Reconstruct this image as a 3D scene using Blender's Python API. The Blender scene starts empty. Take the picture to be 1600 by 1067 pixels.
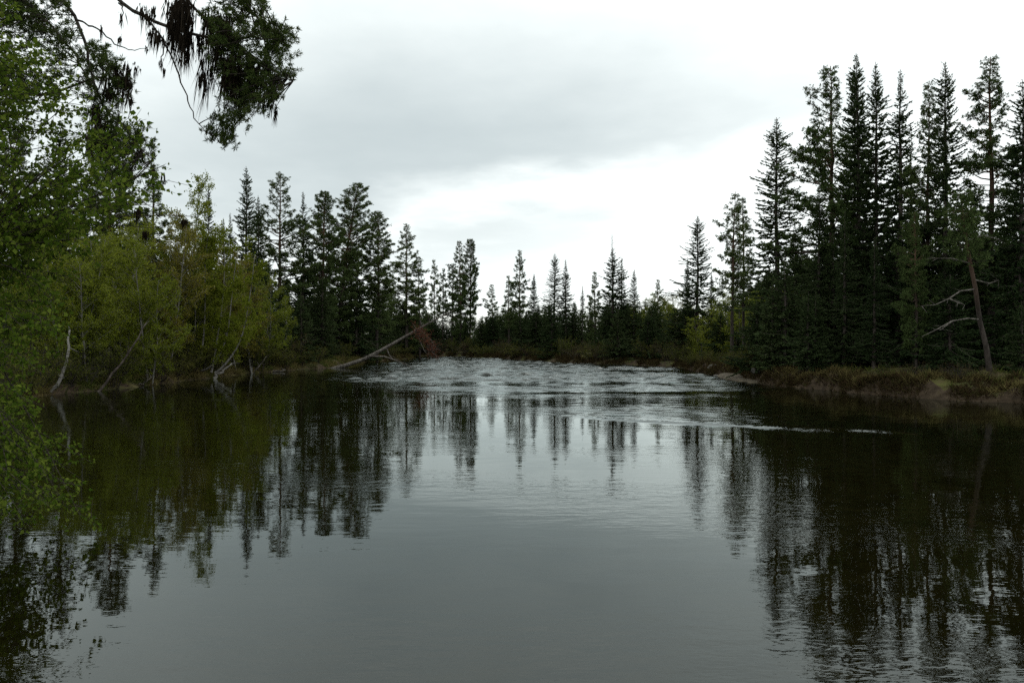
import bpy, math, random
import numpy as np

# ------------------------------------------------------------------ camera, sky, sun, exposure
scene = bpy.context.scene
F_PX, CAM_H, HOR = 1244.0, 2.2, 530.0           # focal length in photo pixels, eye height above water, horizon row
cam_data = bpy.data.cameras.new("camera")
cam = bpy.data.objects.new("camera", cam_data)
scene.collection.objects.link(cam)
cam_data.sensor_width = 36.0
cam_data.lens = 36.0 * F_PX / 1600.0
cam_data.clip_start, cam_data.clip_end = 0.1, 8000.0
cam.location = (0, 0, CAM_H)
cam.rotation_euler = (math.radians(90) - math.atan((533.5 - HOR) / F_PX), 0, 0)
scene.camera = cam

SUN_EL, SUN_AZ = math.radians(52), math.radians(38)     # sun behind cloud, ahead and to the right
world = bpy.data.worlds.new("World")
scene.world = world
world.use_nodes = True


def build_sky():
    nt = world.node_tree
    N, L = nt.nodes, nt.links
    N.clear()

    def m(op, a, b=None, c=None, clamp=False):
        n = N.new("ShaderNodeMath"); n.operation = op; n.use_clamp = clamp
        for i, v in enumerate((a, b, c)):
            if v is None: continue
            if isinstance(v, (int, float)): n.inputs[i].default_value = v
            else: L.new(v, n.inputs[i])
        return n.outputs[0]

    tc = N.new("ShaderNodeTexCoord")
    sep = N.new("ShaderNodeSeparateXYZ"); L.new(tc.outputs["Generated"], sep.inputs[0])
    x, y, z = sep.outputs
    zz = m("ADD", m("MAXIMUM", z, 0.0), 0.13)
    u, v = m("DIVIDE", x, zz), m("DIVIDE", y, zz)
    cv = N.new("ShaderNodeCombineXYZ"); L.new(u, cv.inputs[0]); L.new(v, cv.inputs[1])

    def noise(scale, detail, rough, off):
        mp = N.new("ShaderNodeMapping"); mp.inputs["Location"].default_value = off
        mp.inputs["Scale"].default_value = (1.0, 1.0, 1.0)
        L.new(cv.outputs[0], mp.inputs[0])
        n = N.new("ShaderNodeTexNoise"); n.inputs["Scale"].default_value = scale
        n.inputs["Detail"].default_value = detail; n.inputs["Roughness"].default_value = rough
        L.new(mp.outputs[0], n.inputs["Vector"])
        return n.outputs[0]
    nb = noise(0.55, 4, 0.5, (3.1, 1.7, 0))
    nf = noise(1.7, 5, 0.5, (7.3, 4.9, 2))
    ya = m("ADD", m("ABSOLUTE", y), 0.02)
    a, e = m("DIVIDE", x, ya), m("DIVIDE", z, ya)
    # one wide grey bank of cloud over the river, its lower edge rising to the right
    nh = noise(4.0, 6, 0.55, (2.2, 8.1, 5))
    wob = m("ADD", m("MULTIPLY", m("SUBTRACT", nf, 0.5), 0.15), m("MULTIPLY", m("SUBTRACT", nh, 0.5), 0.05))
    ca = m("DIVIDE", m("ADD", a, 0.10), 0.50)
    edge = m("ADD", m("ADD", m("MULTIPLY", m("ADD", a, 0.1), 0.17), 0.155), wob)      # elevation of the lower edge
    low = m("SMOOTH_MIN", m("MAXIMUM", m("DIVIDE", m("SUBTRACT", e, edge), 0.045), 0.0), 1.0, 0.25)
    top = m("SUBTRACT", 1.0, m("SMOOTH_MIN", m("MAXIMUM", m("DIVIDE", m("SUBTRACT", e, 0.26), 0.23), 0.0), 1.0, 0.3))
    side = m("POWER", 2.718, m("MULTIPLY", m("MULTIPLY", ca, ca), -1.0))
    bank = m("MULTIPLY", m("MULTIPLY", low, top), side, clamp=True)
    small = m("POWER", 2.718, m("MULTIPLY", m("ADD", m("POWER", m("DIVIDE", m("ADD", a, 0.10), 0.30), 2.0),
              m("POWER", m("ABSOLUTE", m("DIVIDE", m("SUBTRACT", e, m("ADD", 0.115, wob)), 0.045)), 2.0)), -1.0))
    dark = m("ADD", m("MULTIPLY", bank, 0.40), m("MULTIPLY", small, 0.15))
    dark = m("ADD", dark, m("MULTIPLY", m("SUBTRACT", nb, 0.5), 0.25))
    dark = m("ADD", dark, m("MULTIPLY", m("SUBTRACT", nf, 0.5), 0.22))
    dark = m("ADD", dark, m("MULTIPLY", m("SUBTRACT", nh, 0.5), 0.12))
    bright = m("SUBTRACT", 1.06, m("MAXIMUM", dark, -0.12))
    cloud = N.new("ShaderNodeMix"); cloud.data_type = 'RGBA'
    cloud.inputs["A"].default_value = (0.60, 0.68, 0.695, 1); cloud.inputs["B"].default_value = (1.24, 1.31, 1.29, 1)
    L.new(m("POWER", m("DIVIDE", m("SUBTRACT", bright, 0.54), 0.52, clamp=True), 1.7), cloud.inputs["Factor"])
    cs = N.new("ShaderNodeVectorMath"); cs.operation = 'SCALE'; cs.inputs["Scale"].default_value = 10.0
    L.new(cloud.outputs["Result"], cs.inputs[0])
    sky = N.new("ShaderNodeTexSky"); sky.sky_type = 'NISHITA'; sky.sun_disc = False
    sky.sun_elevation = SUN_EL; sky.sun_rotation = SUN_AZ
    sky.air_density, sky.dust_density, sky.ozone_density = 1.0, 0.6, 1.0
    # cloud cover: nearly total, thinner in a low strip near the horizon
    thin = m("MULTIPLY", m("SUBTRACT", 1.0, m("DIVIDE", e, 0.07, clamp=True)), m("MULTIPLY", nf, 0.95), clamp=True)
    cover = m("SUBTRACT", 1.0, m("ADD", 0.03, m("MULTIPLY", thin, 0.9)), clamp=True)
    mix = N.new("ShaderNodeMix"); mix.data_type = 'RGBA'
    L.new(cover, mix.inputs["Factor"]); L.new(sky.outputs[0], mix.inputs["A"]); L.new(cs.outputs[0], mix.inputs["B"])
    bg = N.new("ShaderNodeBackground"); bg.inputs["Strength"].default_value = 0.1
    L.new(mix.outputs["Result"], bg.inputs["Color"])
    out = N.new("ShaderNodeOutputWorld"); L.new(bg.outputs[0], out.inputs[0])


build_sky()
sun_data = bpy.data.lights.new("sun", 'SUN')
sun_data.energy, sun_data.angle, sun_data.color = 0.9, math.radians(20), (1.0, 0.96, 0.9)
sun = bpy.data.objects.new("sun", sun_data)
scene.collection.objects.link(sun)
sun.rotation_euler = (math.radians(90) - SUN_EL, 0, math.pi - SUN_AZ)

scene.view_settings.view_transform = 'Standard'
scene.view_settings.look = 'None'
scene.view_settings.exposure = 0.0
scene.view_settings.gamma = 1.0
scene.view_settings.use_curve_mapping = False
scene.cycles.use_denoising = False
scene.cycles.max_bounces = 6
scene.cycles.diffuse_bounces = 3
scene.cycles.glossy_bounces = 3
scene.cycles.transparent_max_bounces = 8
scene.cycles.caustics_reflective = False
scene.cycles.caustics_refractive = False

# ------------------------------------------------------------------ helpers
C = scene.collection


def at(px, py, Y):
    """photo pixel + distance -> point"""
    return np.array([(px - 800.0) / F_PX * Y, Y, CAM_H + (HOR - py) / F_PX * Y])


def onwater(px, py):
    Y = CAM_H * F_PX / (py - HOR)
    return np.array([(px - 800.0) / F_PX * Y, Y])


def nrm(v):
    return v / (np.linalg.norm(v, axis=-1, keepdims=True) + 1e-9)


class MB:
    """collects tubes and leaf blades, builds ONE mesh"""
    def __init__(self):
        self.v, self.q, self.n = [], [], 0

    def add(self, v, q):
        self.v.append(np.asarray(v, float)); self.q.append(np.asarray(q, int) + self.n); self.n += len(v)

    def tube(self, pts, rad, sides=6, cap=True):
        pts = np.asarray(pts, float); k = len(pts)
        rad = np.broadcast_to(np.asarray(rad, float), (k,))
        tan = np.gradient(pts, axis=0); tan = nrm(tan)
        ref = np.array([0.31, 0.95, 0.12]) if abs(tan[0][2]) > 0.6 else np.array([0.1, 0.2, 1.0])
        a = nrm(np.cross(tan, ref)); b = np.cross(tan, a)
        ang = np.linspace(0, 2 * np.pi, sides, endpoint=False)
        ring = (a[:, None, :] * np.cos(ang)[None, :, None] + b[:, None, :] * np.sin(ang)[None, :, None])
        v = pts[:, None, :] + ring * rad[:, None, None]
        i, j = np.meshgrid(np.arange(k - 1), np.arange(sides), indexing='ij')
        j2 = (j + 1) % sides
        q = np.stack([i * sides + j, i * sides + j2, (i + 1) * sides + j2, (i + 1) * sides + j], -1).reshape(-1, 4)
        self.add(v.reshape(-1, 3), q)
        if cap and sides == 4 or sides == 6:
            for o in (0, (k - 1) * sides):
                base = self.n - k * sides + o
                self.q.append(np.array([[base, base + 1, base + 2, base + 3]] + ([[base, base + 3, base + 4, base + 5]] if sides == 6 else [])))

    def blades(self, base, d, side, length, width, bulge=0.5):
        base = np.asarray(base, float); k = len(base)
        if k == 0: return
        length = np.broadcast_to(length, (k,))[:, None]; width = np.broadcast_to(width, (k,))[:, None]
        s = side - d * np.sum(side * d, -1, keepdims=True); s = nrm(s)
        v = np.stack([base, base + d * length * bulge + s * width * .5, base + d * length, base + d * length * bulge - s * width * .5], 1)
        self.add(v.reshape(-1, 3), np.arange(k * 4).reshape(-1, 4))

    def mesh(self, name, mat, smooth=False):
        me = bpy.data.meshes.new(name)
        v = np.concatenate(self.v); q = np.concatenate(self.q)
        me.vertices.add(len(v)); me.vertices.foreach_set("co", v.astype(np.float32).ravel())
        me.loops.add(len(q) * 4); me.loops.foreach_set("vertex_index", q.astype(np.int32).ravel())
        me.polygons.add(len(q)); me.polygons.foreach_set("loop_start", np.arange(0, len(q) * 4, 4, dtype=np.int32))
        me.update(calc_edges=True)
        if smooth: me.polygons.foreach_set("use_smooth", np.ones(len(q), bool))
        me.materials.append(mat)
        return me


def link(name, data, parent=None, loc=None):
    o = bpy.data.objects.new(name, data)
    C.objects.link(o)
    if parent: o.parent = parent
    if loc is not None: o.location = loc
    return o


def tag(o, label, cat, group=None):
    o["label"] = label; o["category"] = cat
    if group: o["group"] = group
    return o


def rdir(rng, n):
    return nrm(rng.normal(size=(n, 3)))


# ------------------------------------------------------------------ materials
def mat_new(name):
    m = bpy.data.materials.new(name); m.use_nodes = True
    nt = m.node_tree; nt.nodes.clear()
    out = nt.nodes.new("ShaderNodeOutputMaterial")
    return m, nt, nt.nodes, nt.links, out


def leaf_mat(name, c0, c1, c2, transl=0.3, tree_var=0.25, gloss=0.0):
    m, nt, N, L, out = mat_new(name)
    geo = N.new("ShaderNodeNewGeometry"); oi = N.new("ShaderNodeObjectInfo")
    ramp = N.new("ShaderNodeValToRGB"); ramp.color_ramp.elements[0].color = (*c0, 1); ramp.color_ramp.elements[1].color = (*c2, 1)
    e = ramp.color_ramp.elements.new(0.5); e.color = (*c1, 1)
    mx = N.new("ShaderNodeMath"); mx.operation = 'MULTIPLY_ADD'
    L.new(oi.outputs["Random"], mx.inputs[0]); mx.inputs[1].default_value = tree_var * 2
    sub = N.new("ShaderNodeMath"); sub.operation = 'MULTIPLY_ADD'; sub.inputs[1].default_value = 0.75; sub.inputs[2].default_value = 0.12 - tree_var
    L.new(geo.outputs["Random Per Island"], sub.inputs[0]); L.new(sub.outputs[0], mx.inputs[2])
    L.new(mx.outputs[0], ramp.inputs[0])
    d = N.new("ShaderNodeBsdfDiffuse"); t = N.new("ShaderNodeBsdfTranslucent")
    L.new(ramp.outputs[0], d.inputs[0]); L.new(ramp.outputs[0], t.inputs[0])
    ms = N.new("ShaderNodeMixShader"); ms.inputs[0].default_value = transl
    L.new(d.outputs[0], ms.inputs[1]); L.new(t.outputs[0], ms.inputs[2])
    res = ms.outputs[0]
    if gloss > 0:
        g = N.new("ShaderNodeBsdfGlossy"); g.inputs["Roughness"].default_value = 0.45
        g.inputs["Color"].default_value = (0.7, 0.75, 0.7, 1)
        m2 = N.new("ShaderNodeMixShader"); m2.inputs[0].default_value = gloss
        L.new(res, m2.inputs[1]); L.new(g.outputs[0], m2.inputs[2]); res = m2.outputs[0]
    L.new(res, out.inputs[0])
    return m


def bark_mat(name, c0, c1, scale=6.0, zscale=0.35, c_top=None, top0=0.35, top1=0.7, bump=0.5, contrast=(0.4, 0.6)):
    m, nt, N, L, out = mat_new(name)
    tc = N.new("ShaderNodeTexCoord"); mp = N.new("ShaderNodeMapping"); mp.inputs["Scale"].default_value = (1, 1, zscale)
    L.new(tc.outputs["Object"], mp.inputs[0])
    n = N.new("ShaderNodeTexNoise"); n.inputs["Scale"].default_value = scale; n.inputs["Detail"].default_value = 6; n.inputs["Roughness"].default_value = .65
    L.new(mp.outputs[0], n.inputs["Vector"])
    r = N.new("ShaderNodeValToRGB"); r.color_ramp.elements[0].position = contrast[0]; r.color_ramp.elements[1].position = contrast[1]
    r.color_ramp.elements[0].color = (*c0, 1); r.color_ramp.elements[1].color = (*c1, 1)
    L.new(n.outputs[0], r.inputs[0]); col = r.outputs[0]
    if c_top:
        sp = N.new("ShaderNodeSeparateXYZ"); L.new(tc.outputs["Generated"], sp.inputs[0])
        mr = N.new("ShaderNodeMapRange"); mr.inputs[1].default_value = top0; mr.inputs[2].default_value = top1
        L.new(sp.outputs[2], mr.inputs[0])
        mx = N.new("ShaderNodeMix"); mx.data_type = 'RGBA'; L.new(mr.outputs[0], mx.inputs["Factor"])
        L.new(col, mx.inputs["A"]); mx.inputs["B"].default_value = (*c_top, 1)
        col = mx.outputs["Result"]
    p = N.new("ShaderNodeBsdfPrincipled"); p.inputs["Roughness"].default_value = .9
    p.inputs["Specular IOR Level"].default_value = .15
    L.new(col, p.inputs["Base Color"])
    b = N.new("ShaderNodeBump"); b.inputs["Strength"].default_value = bump; b.inputs["Distance"].default_value = .02
    L.new(n.outputs[0], b.inputs["Height"]); L.new(b.outputs[0], p.inputs["Normal"])
    L.new(p.outputs[0], out.inputs[0])
    return m


M = {}
M['spruce'] = leaf_mat("spruce_needles", (.018, .033, .013), (.037, .057, .022), (.066, .088, .034), .22, .22)
M['pine'] = leaf_mat("pine_needles", (.032, .054, .017), (.066, .096, .032), (.115, .142, .052), .28, .2)
M['pine_near'] = leaf_mat("near_pine_needles", (.024, .042, .012), (.052, .078, .022), (.105, .125, .04), .3, .0)
M['birch'] = leaf_mat("birch_leaves", (.075, .105, .010), (.150, .180, .019), (.255, .265, .042), .45, .16)
M['birch_rust'] = leaf_mat("budding_birch_leaves", (.075, .070, .012), (.145, .130, .022), (.225, .210, .040), .45, .16)
M['birch_near'] = leaf_mat("near_birch_leaves", (.030, .060, .008), (.075, .120, .014), (.165, .200, .034), .42, .0)
M['willow'] = leaf_mat("willow_leaves", (.040, .052, .010), (.070, .080, .016), (.110, .100, .026), .35, .3)
M['russet'] = leaf_mat("budding_twigs", (.045, .030, .016), (.080, .055, .024), (.095, .085, .028), .3, .2)
M['deadneedle'] = leaf_mat("dead_needles", (.070, .026, .016), (.11, .040, .026), (.14, .065, .04), .2, .1)
M['lichen'] = leaf_mat("beard_lichen", (.010, .008, .006), (.020, .015, .011), (.036, .030, .022), .15, .1)
M['drygrass'] = leaf_mat("dry_grass", (.065, .055, .018), (.13, .105, .040), (.21, .18, .075), .3, .0)
M['greengrass'] = leaf_mat("green_sedge", (.035, .050, .012), (.065, .080, .020), (.12, .115, .032), .3, .0)
M['heather'] = leaf_mat("heather_sprigs", (.026, .018, .010), (.048, .032, .016), (.045, .050, .015), .2, .0)
M['spruce_bark'] = bark_mat("spruce_bark", (.030, .024, .020), (.085, .070, .060))
M['pine_bark'] = bark_mat("pine_bark", (.022, .018, .015), (.058, .047, .040), c_top=(.085, .050, .032))
M['birch_bark'] = bark_mat("birch_bark", (.03, .028, .025), (.16, .152, .138), 7, 1.6, contrast=(.36, .47), bump=.15)
M['twig_bark'] = bark_mat("dark_twig_bark", (.020, .016, .013), (.055, .046, .038), 14)
M['grey_wood'] = bark_mat("weathered_wood", (.045, .039, .033), (.15, .135, .118), 9, .25)

# ------------------------------------------------------------------ river outline and ground height
RIVER = np.array([(70, 1), (20, 2.6), (6, 3.2), (0, 3.4), (-3.5, 4.2), (-5.6, 6.5), (-7.2, 9.4), (-10.4, 14), (-14.6, 20), (-17.6, 27),
                  (-18.3, 32), (-17.2, 36.5), (-17.3, 41), (-17.0, 46), (-16.6, 52.6), (-14.4, 60), (-14.6, 68), (-14.2, 76), (-13.0, 84), (-11.3, 91),
                  (-12.5, 95.5), (-20, 98), (-40, 99), (-90, 97), (-90, 110), (-40, 109), (-20, 106), (-9.8, 103), (-4.5, 97), (-1.5, 92),
                  (1.5, 82), (4.5, 75), (10.7, 67), (13.0, 61), (12.6, 51), (12.9, 45.6), (12.4, 39.5), (13.1, 35.5), (13.9, 32.2), (15.7, 28.8),
                  (17.6, 27.2), (24, 24.5), (40, 23), (70, 25)], float)


def dens_poly(P, step=.8, amp=0.24, seed=5):
    rng = np.random.default_rng(seed); out = []
    for a, b in zip(P, np.roll(P, -1, 0)):
        n = max(1, int(np.linalg.norm(b - a) / step))
        for k in range(n):
            out.append(a + (b - a) * k / n + rng.normal(size=2) * amp * (0.3 if np.linalg.norm(a) > 90 or a[1] < 6 else 1) * (k > 0))
    return np.array(out)


RIV = dens_poly(RIVER)


def river_sd(x, y):
    """signed distance to the waterline: negative in the river"""
    x = np.atleast_1d(np.asarray(x, float)); y = np.atleast_1d(np.asarray(y, float))
    if x.size < 400:
        ax, ay = RIV[:, 0][None], RIV[:, 1][None]; bx, by = np.roll(ax, -1), np.roll(ay, -1); ex, ey = bx - ax, by - ay
        X, Y = x.reshape(-1, 1), y.reshape(-1, 1)
        t = np.clip(((X - ax) * ex + (Y - ay) * ey) / (ex * ex + ey * ey + 1e-12), 0, 1)
        d = np.sqrt(((X - ax - t * ex) ** 2 + (Y - ay - t * ey) ** 2).min(1))
        c = ((ay > Y) != (by > Y)) & (X < ax + (Y - ay) / np.where(by == ay, 1e-15, by - ay) * ex)
        return np.where(c.sum(1) % 2 == 1, -d, d)
    d2 = np.full(x.shape, 1e12); ins = np.zeros(x.shape, bool)
    for (ax, ay), (bx, by) in zip(RIV, np.roll(RIV, -1, 0)):
        ex, ey = bx - ax, by - ay
        t = np.clip(((x - ax) * ex + (y - ay) * ey) / (ex * ex + ey * ey + 1e-12), 0, 1)
        d2 = np.minimum(d2, (x - ax - t * ex) ** 2 + (y - ay - t * ey) ** 2)
        c = (ay > y) != (by > y)
        with np.errstate(divide='ignore', invalid='ignore'):
            xi = ax + (y - ay) / (by - ay + 1e-15) * ex
        ins ^= c & (x < xi)
    d = np.sqrt(d2)
    return np.where(ins, -d, d)


def fsum(x, y, lam0, lam1, k, seed, ydir=None):
    """smooth random field, roughly -1..1"""
    rng = np.random.default_rng(seed); r = 0
    for i in range(k):
        lam = math.exp(rng.uniform(math.log(lam0), math.log(lam1)))
        th = rng.uniform(0, 2 * math.pi) if ydir is None else math.pi / 2 + rng.normal() * ydir
        r = r + np.sin((x * math.cos(th) + y * math.sin(th)) * 2 * math.pi / lam + rng.uniform(0, 6.28))
    return r / math.sqrt(k / 1.2)


def ground(x, y, sd=None):
    x = np.atleast_1d(np.asarray(x, float)); y = np.atleast_1d(np.asarray(y, float))
    if sd is None: sd = river_sd(x, y)
    right = np.clip((x - 8) / 6, 0, 1) * np.clip((60 - y) / 15, 0, 1)
    bank = 0.34 + 0.26 * right + (0.10 + .06 * right) * fsum(x, y, 1.2, 5, 12, 3)
    up = np.clip(sd, 0, None)
    w = 0.55 - 0.2 * right
    land = bank * np.clip(up / w, 0, 1) ** 0.75 + 0.022 * np.clip(up - 0.5, 0, 60) + 0.06 * fsum(x, y, 0.7, 2.5, 14, 4) * np.clip(up, 0, 1) \
        + 0.25 * fsum(x, y, 9, 30, 8, 6) * np.clip(up / 12, 0, 1)
    bed = -0.1 - 0.38 * np.clip(-sd, 0, 3.2) - 0.05 * fsum(x, y, .8, 4, 10, 9)
    return np.where(sd > 0, land, np.minimum(bed * np.clip(-sd / .3, 0, 1), 0))


def gz(x, y):
    return float(ground(x, y)[0])


def axis(parts):
    out = []
    for a, b, s in parts:
        out += list(np.arange(a, b, s))
    return np.array(out + [parts[-1][1]])


def grid_mesh(name, xs, ys, zfun, mat, attrs=None):
    X, Y = np.meshgrid(xs, ys)
    Z = zfun(X.ravel(), Y.ravel())
    v = np.stack([X.ravel(), Y.ravel(), Z], -1); nx = len(xs); ny = len(ys)
    i, j = np.meshgrid(np.arange(ny - 1), np.arange(nx - 1), indexing='ij')
    q = np.stack([i * nx + j, i * nx + j + 1, (i + 1) * nx + j + 1, (i + 1) * nx + j], -1).reshape(-1, 4)
    b = MB(); b.add(v, q); me = b.mesh(name, mat, True)
    for k, val in (attrs or {}).items():
        at_ = me.attributes.new(k, 'FLOAT', 'POINT'); at_.data.foreach_set("value", val(X.ravel(), Y.ravel()).astype(np.float32))
    return me


def ground_mat():
    m, nt, N, L, out = mat_new("forest_floor")
    tc = N.new("ShaderNodeTexCoord")
    def noise(s, d=5, r=.6):
        n = N.new("ShaderNodeTexNoise"); n.inputs["Scale"].default_value = s; n.inputs["Detail"].default_value = d; n.inputs["Roughness"].default_value = r
        L.new(tc.outputs["Object"], n.inputs["Vector"]); return n.outputs[0]
    def ramp(f, stops):
        r = N.new("ShaderNodeValToRGB"); r.color_ramp.elements[0].position = stops[0][0]; r.color_ramp.elements[0].color = (*stops[0][1], 1)
        r.color_ramp.elements[1].position = stops[-1][0]; r.color_ramp.elements[1].color = (*stops[-1][1], 1)
        for p, c in stops[1:-1]:
            e = r.color_ramp.elements.new(p); e.color = (*c, 1)
        L.new(f, r.inputs[0]); return r.outputs[0]
    floor = ramp(noise(.9), [(.3, (.030, .024, .012)), (.45, (.040, .044, .014)), (.58, (.075, .075, .022)), (.75, (.10, .08, .035))])
    soil = ramp(noise(3.2), [(.3, (.020, .014, .009)), (.55, (.042, .030, .019)), (.75, (.075, .057, .036))])
    bed = ramp(noise(1.6, 8, .7), [(.3, (.045, .047, .022)), (.5, (.085, .087, .044)), (.7, (.13, .130, .072))])
    geo = N.new("ShaderNodeNewGeometry"); sn = N.new("ShaderNodeSeparateXYZ"); L.new(geo.outputs["True Normal"], sn.inputs[0])
    mr = N.new("ShaderNodeMapRange"); mr.inputs[1].default_value = .95; mr.inputs[2].default_value = .80; L.new(sn.outputs[2], mr.inputs[0])
    m1 = N.new("ShaderNodeMix"); m1.data_type = 'RGBA'; L.new(mr.outputs[0], m1.inputs["Factor"]); L.new(floor, m1.inputs["A"]); L.new(soil, m1.inputs["B"])
    sp = N.new("ShaderNodeSeparateXYZ"); L.new(geo.outputs["Position"], sp.inputs[0])
    mz = N.new("ShaderNodeMapRange"); mz.inputs[1].default_value = -.02; mz.inputs[2].default_value = -.08; L.new(sp.outputs[2], mz.inputs[0])
    m2 = N.new("ShaderNodeMix"); m2.data_type = 'RGBA'; L.new(mz.outputs[0], m2.inputs["Factor"]); L.new(m1.outputs["Result"], m2.inputs["A"]); L.new(bed, m2.inputs["B"])
    p = N.new("ShaderNodeBsdfPrincipled"); p.inputs["Roughness"].default_value = .95; p.inputs["Specular IOR Level"].default_value = .1
    L.new(m2.outputs["Result"], p.inputs["Base Color"])
    b = N.new("ShaderNodeBump"); b.inputs["Strength"].default_value = .7; b.inputs["Distance"].default_value = .06
    L.new(noise(6, 6, .7), b.inputs["Height"]); L.new(b.outputs[0], p.inputs["Normal"]); L.new(p.outputs[0], out.inputs[0])
    return m


gx = axis([(-3000, -600, 600), (-600, -100, 50), (-100, -24, 3), (-24, -8, .3), (-8, 8, .6), (8, 26, .3), (26, 80, 3), (80, 600, 50), (600, 3001, 600)])
gy = axis([(-3000, -300, 600), (-300, -10, 20), (-10, 24, .6), (24, 64, .3), (64, 112, .5), (112, 160, 4), (160, 600, 40), (600, 3001, 600)])
g = link("ground", grid_mesh("ground", gx, gy, ground, ground_mat())); g["kind"] = "structure"; g["label"] = "mossy forest floor and river bed under the trees"

# ------------------------------------------------------------------ water
SEAM = np.array([onwater(*p) for p in ((470, 598), (500, 600), (640, 614), (760, 631), (860, 646), (960, 656), (1060, 661), (1200, 668), (1300, 674), (1415, 678))])


def seam_y(x):
    return np.interp(x, SEAM[:, 0], SEAM[:, 1], left=42, right=18.3)


def riffle(x, y):
    """0 = still pool, 1 = broken current"""
    s = seam_y(x)
    d = y - s
    r = np.clip(d / np.interp(x, [-2, 6], [5, 1.2]), 0, 1) * (0.34 + 0.66 * np.clip((y - 30) / 14, 0, 1))
    rightfade = np.clip((11.5 - x) / 5 + np.clip((y - 30) / 6, 0, 1), 0, 1)
    rightfade *= 1 - 0.75 * np.clip((x - 5) / 4, 0, 1) * np.clip((33 - y) / 8, 0, 1)
    leftfade = np.clip((x + 13.0) / 7, 0, 1)
    farfade = 1
    sd = river_sd(x, y)
    edge = np.clip(-sd / 1.1, 0, 1)
    streak = 0.64 + 0.50 * fsum(x * .28, y, 3, 12, 14, 21, .35) + .22 * fsum(x, y, 1.5, 5, 12, 22)
    fz = np.clip((y - 36) / 8, 0, 1)
    streak = np.clip(streak, 0.05 + .30 * fz, 1.3)
    return np.clip(r * rightfade * leftfade * edge * streak * farfade, 0, 1.2)


def wave_z(x, y):
    s = seam_y(x); d = y - s
    rf = riffle(x, y)
    far = np.clip((y - 27) / 14, 0, 1)
    z = rf * (0.024 * (1 - far) * fsum(x, y, .40, 1.3, 36, 31, .55) + 0.070 * far * fsum(x, y, .7, 2.0, 36, 32, .6))
    # eddy line: short steep ripples that run out to a point on the right
    along = np.clip((x - 0.5) / 3, 0, 1) * np.clip((9.3 - x) / .8, 0, 1)
    wid = 0.17 + 0.04 * fsum(x, y, .8, 3, 8, 41)
    for k, (off, am) in enumerate(((.0, 1.0), (.75, .55), (1.5, .4), (2.2, .25))):
        o = off * np.clip((9.6 - x) / 6, 0.05, 1) * 1.2
        patch = np.clip(0.55 + 0.7 * fsum(x * .6, y * .3, 1, 3.5, 10, 50 + k), 0.05, 1.2) if k else 1.0
        g_ = np.exp(-((d - o - 0.12 * fsum(x, y * 0, 1.2, 4, 8, 45 + k)) / np.clip(wid, .1, .36)) ** 2)
        z = z + along * am * patch * g_ * (0.046 + .010 * fsum(x, y, .25, .6, 16, 61 + k, .5))
    return z


def water_mat():
    m, nt, N, L, out = mat_new("river_water")
    tc = N.new("ShaderNodeTexCoord")
    at_ = N.new("ShaderNodeAttribute"); at_.attribute_name = "riffle"
    def mth(op, a, b=None, c=None, clamp=False):
        n = N.new("ShaderNodeMath"); n.operation = op; n.use_clamp = clamp
        for i, v in enumerate((a, b, c)):
            if v is None: continue
            if isinstance(v, (int, float)): n.inputs[i].default_value = v
            else: L.new(v, n.inputs[i])
        return n.outputs[0]
    def noise(sx, sy, d, r=.5, off=(0, 0, 0)):
        mp = N.new("ShaderNodeMapping"); mp.inputs["Scale"].default_value = (sx, sy, 1); mp.inputs["Location"].default_value = off
        L.new(tc.outputs["Object"], mp.inputs[0])
        n = N.new("ShaderNodeTexNoise"); n.inputs["Scale"].default_value = 1; n.inputs["Detail"].default_value = d; n.inputs["Roughness"].default_value = r
        L.new(mp.outputs[0], n.inputs["Vector"]); return n.outputs[0]
    swell = noise(.55, 1.5, 2)
    ripple = noise(2.4, 5.2, 3, .6, (3, 1, 0))
    patch = noise(.16, .30, 2, .5, (9, 4, 0))
    chop = noise(1.6, 3.2, 5, .65, (1, 8, 0))
    pm = N.new("ShaderNodeMapRange"); pm.inputs[1].default_value = .46; pm.inputs[2].default_value = .66; pm.inputs[3].default_value = .12; pm.inputs[4].default_value = 1.0
    L.new(patch, pm.inputs[0])
    h = mth("ADD", mth("MULTIPLY", swell, .0035), mth("MULTIPLY", mth("MULTIPLY", ripple, pm.outputs[0]), .0075))
    h = mth("ADD", h, mth("MULTIPLY", mth("MULTIPLY", chop, at_.outputs["Fac"]), .05))
    b = N.new("ShaderNodeBump"); b.inputs["Strength"].default_value = 1; b.inputs["Distance"].default_value = 1.0
    L.new(h, b.inputs["Height"])
    gl = N.new("ShaderNodeBsdfGlossy"); gl.distribution = 'GGX'
    L.new(mth("MULTIPLY_ADD", at_.outputs["Fac"], .10, .008), gl.inputs["Roughness"])
    gl.inputs["Color"].default_value = (.93, 1.0, .985, 1)
    tr = N.new("ShaderNodeBsdfTransparent"); tr.inputs["Color"].default_value = (.29, .265, .175, 1)
    fr = N.new("ShaderNodeFresnel"); fr.inputs["IOR"].default_value = 1.333
    L.new(b.outputs[0], gl.inputs["Normal"]); L.new(b.outputs[0], fr.inputs["Normal"])
    mx = N.new("ShaderNodeMixShader"); L.new(fr.outputs[0], mx.inputs[0]); L.new(tr.outputs[0], mx.inputs[1]); L.new(gl.outputs[0], mx.inputs[2])
    L.new(mx.outputs[0], out.inputs[0])
    return m


wx = axis([(-92, -20, 3), (-20, -12, .5), (-12, 13, .15), (13, 20, .3), (20, 72, 4)])
wy = axis([(-2, 14, 1), (14, 17, .25), (17, 28, .055), (28, 100, .16), (100, 112, .8)])
w = link("river", grid_mesh("river", wx, wy, wave_z, water_mat(), {"riffle": riffle})); w["kind"] = "structure"
w["label"] = "dark brown river water with a broken current and still pool"


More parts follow.
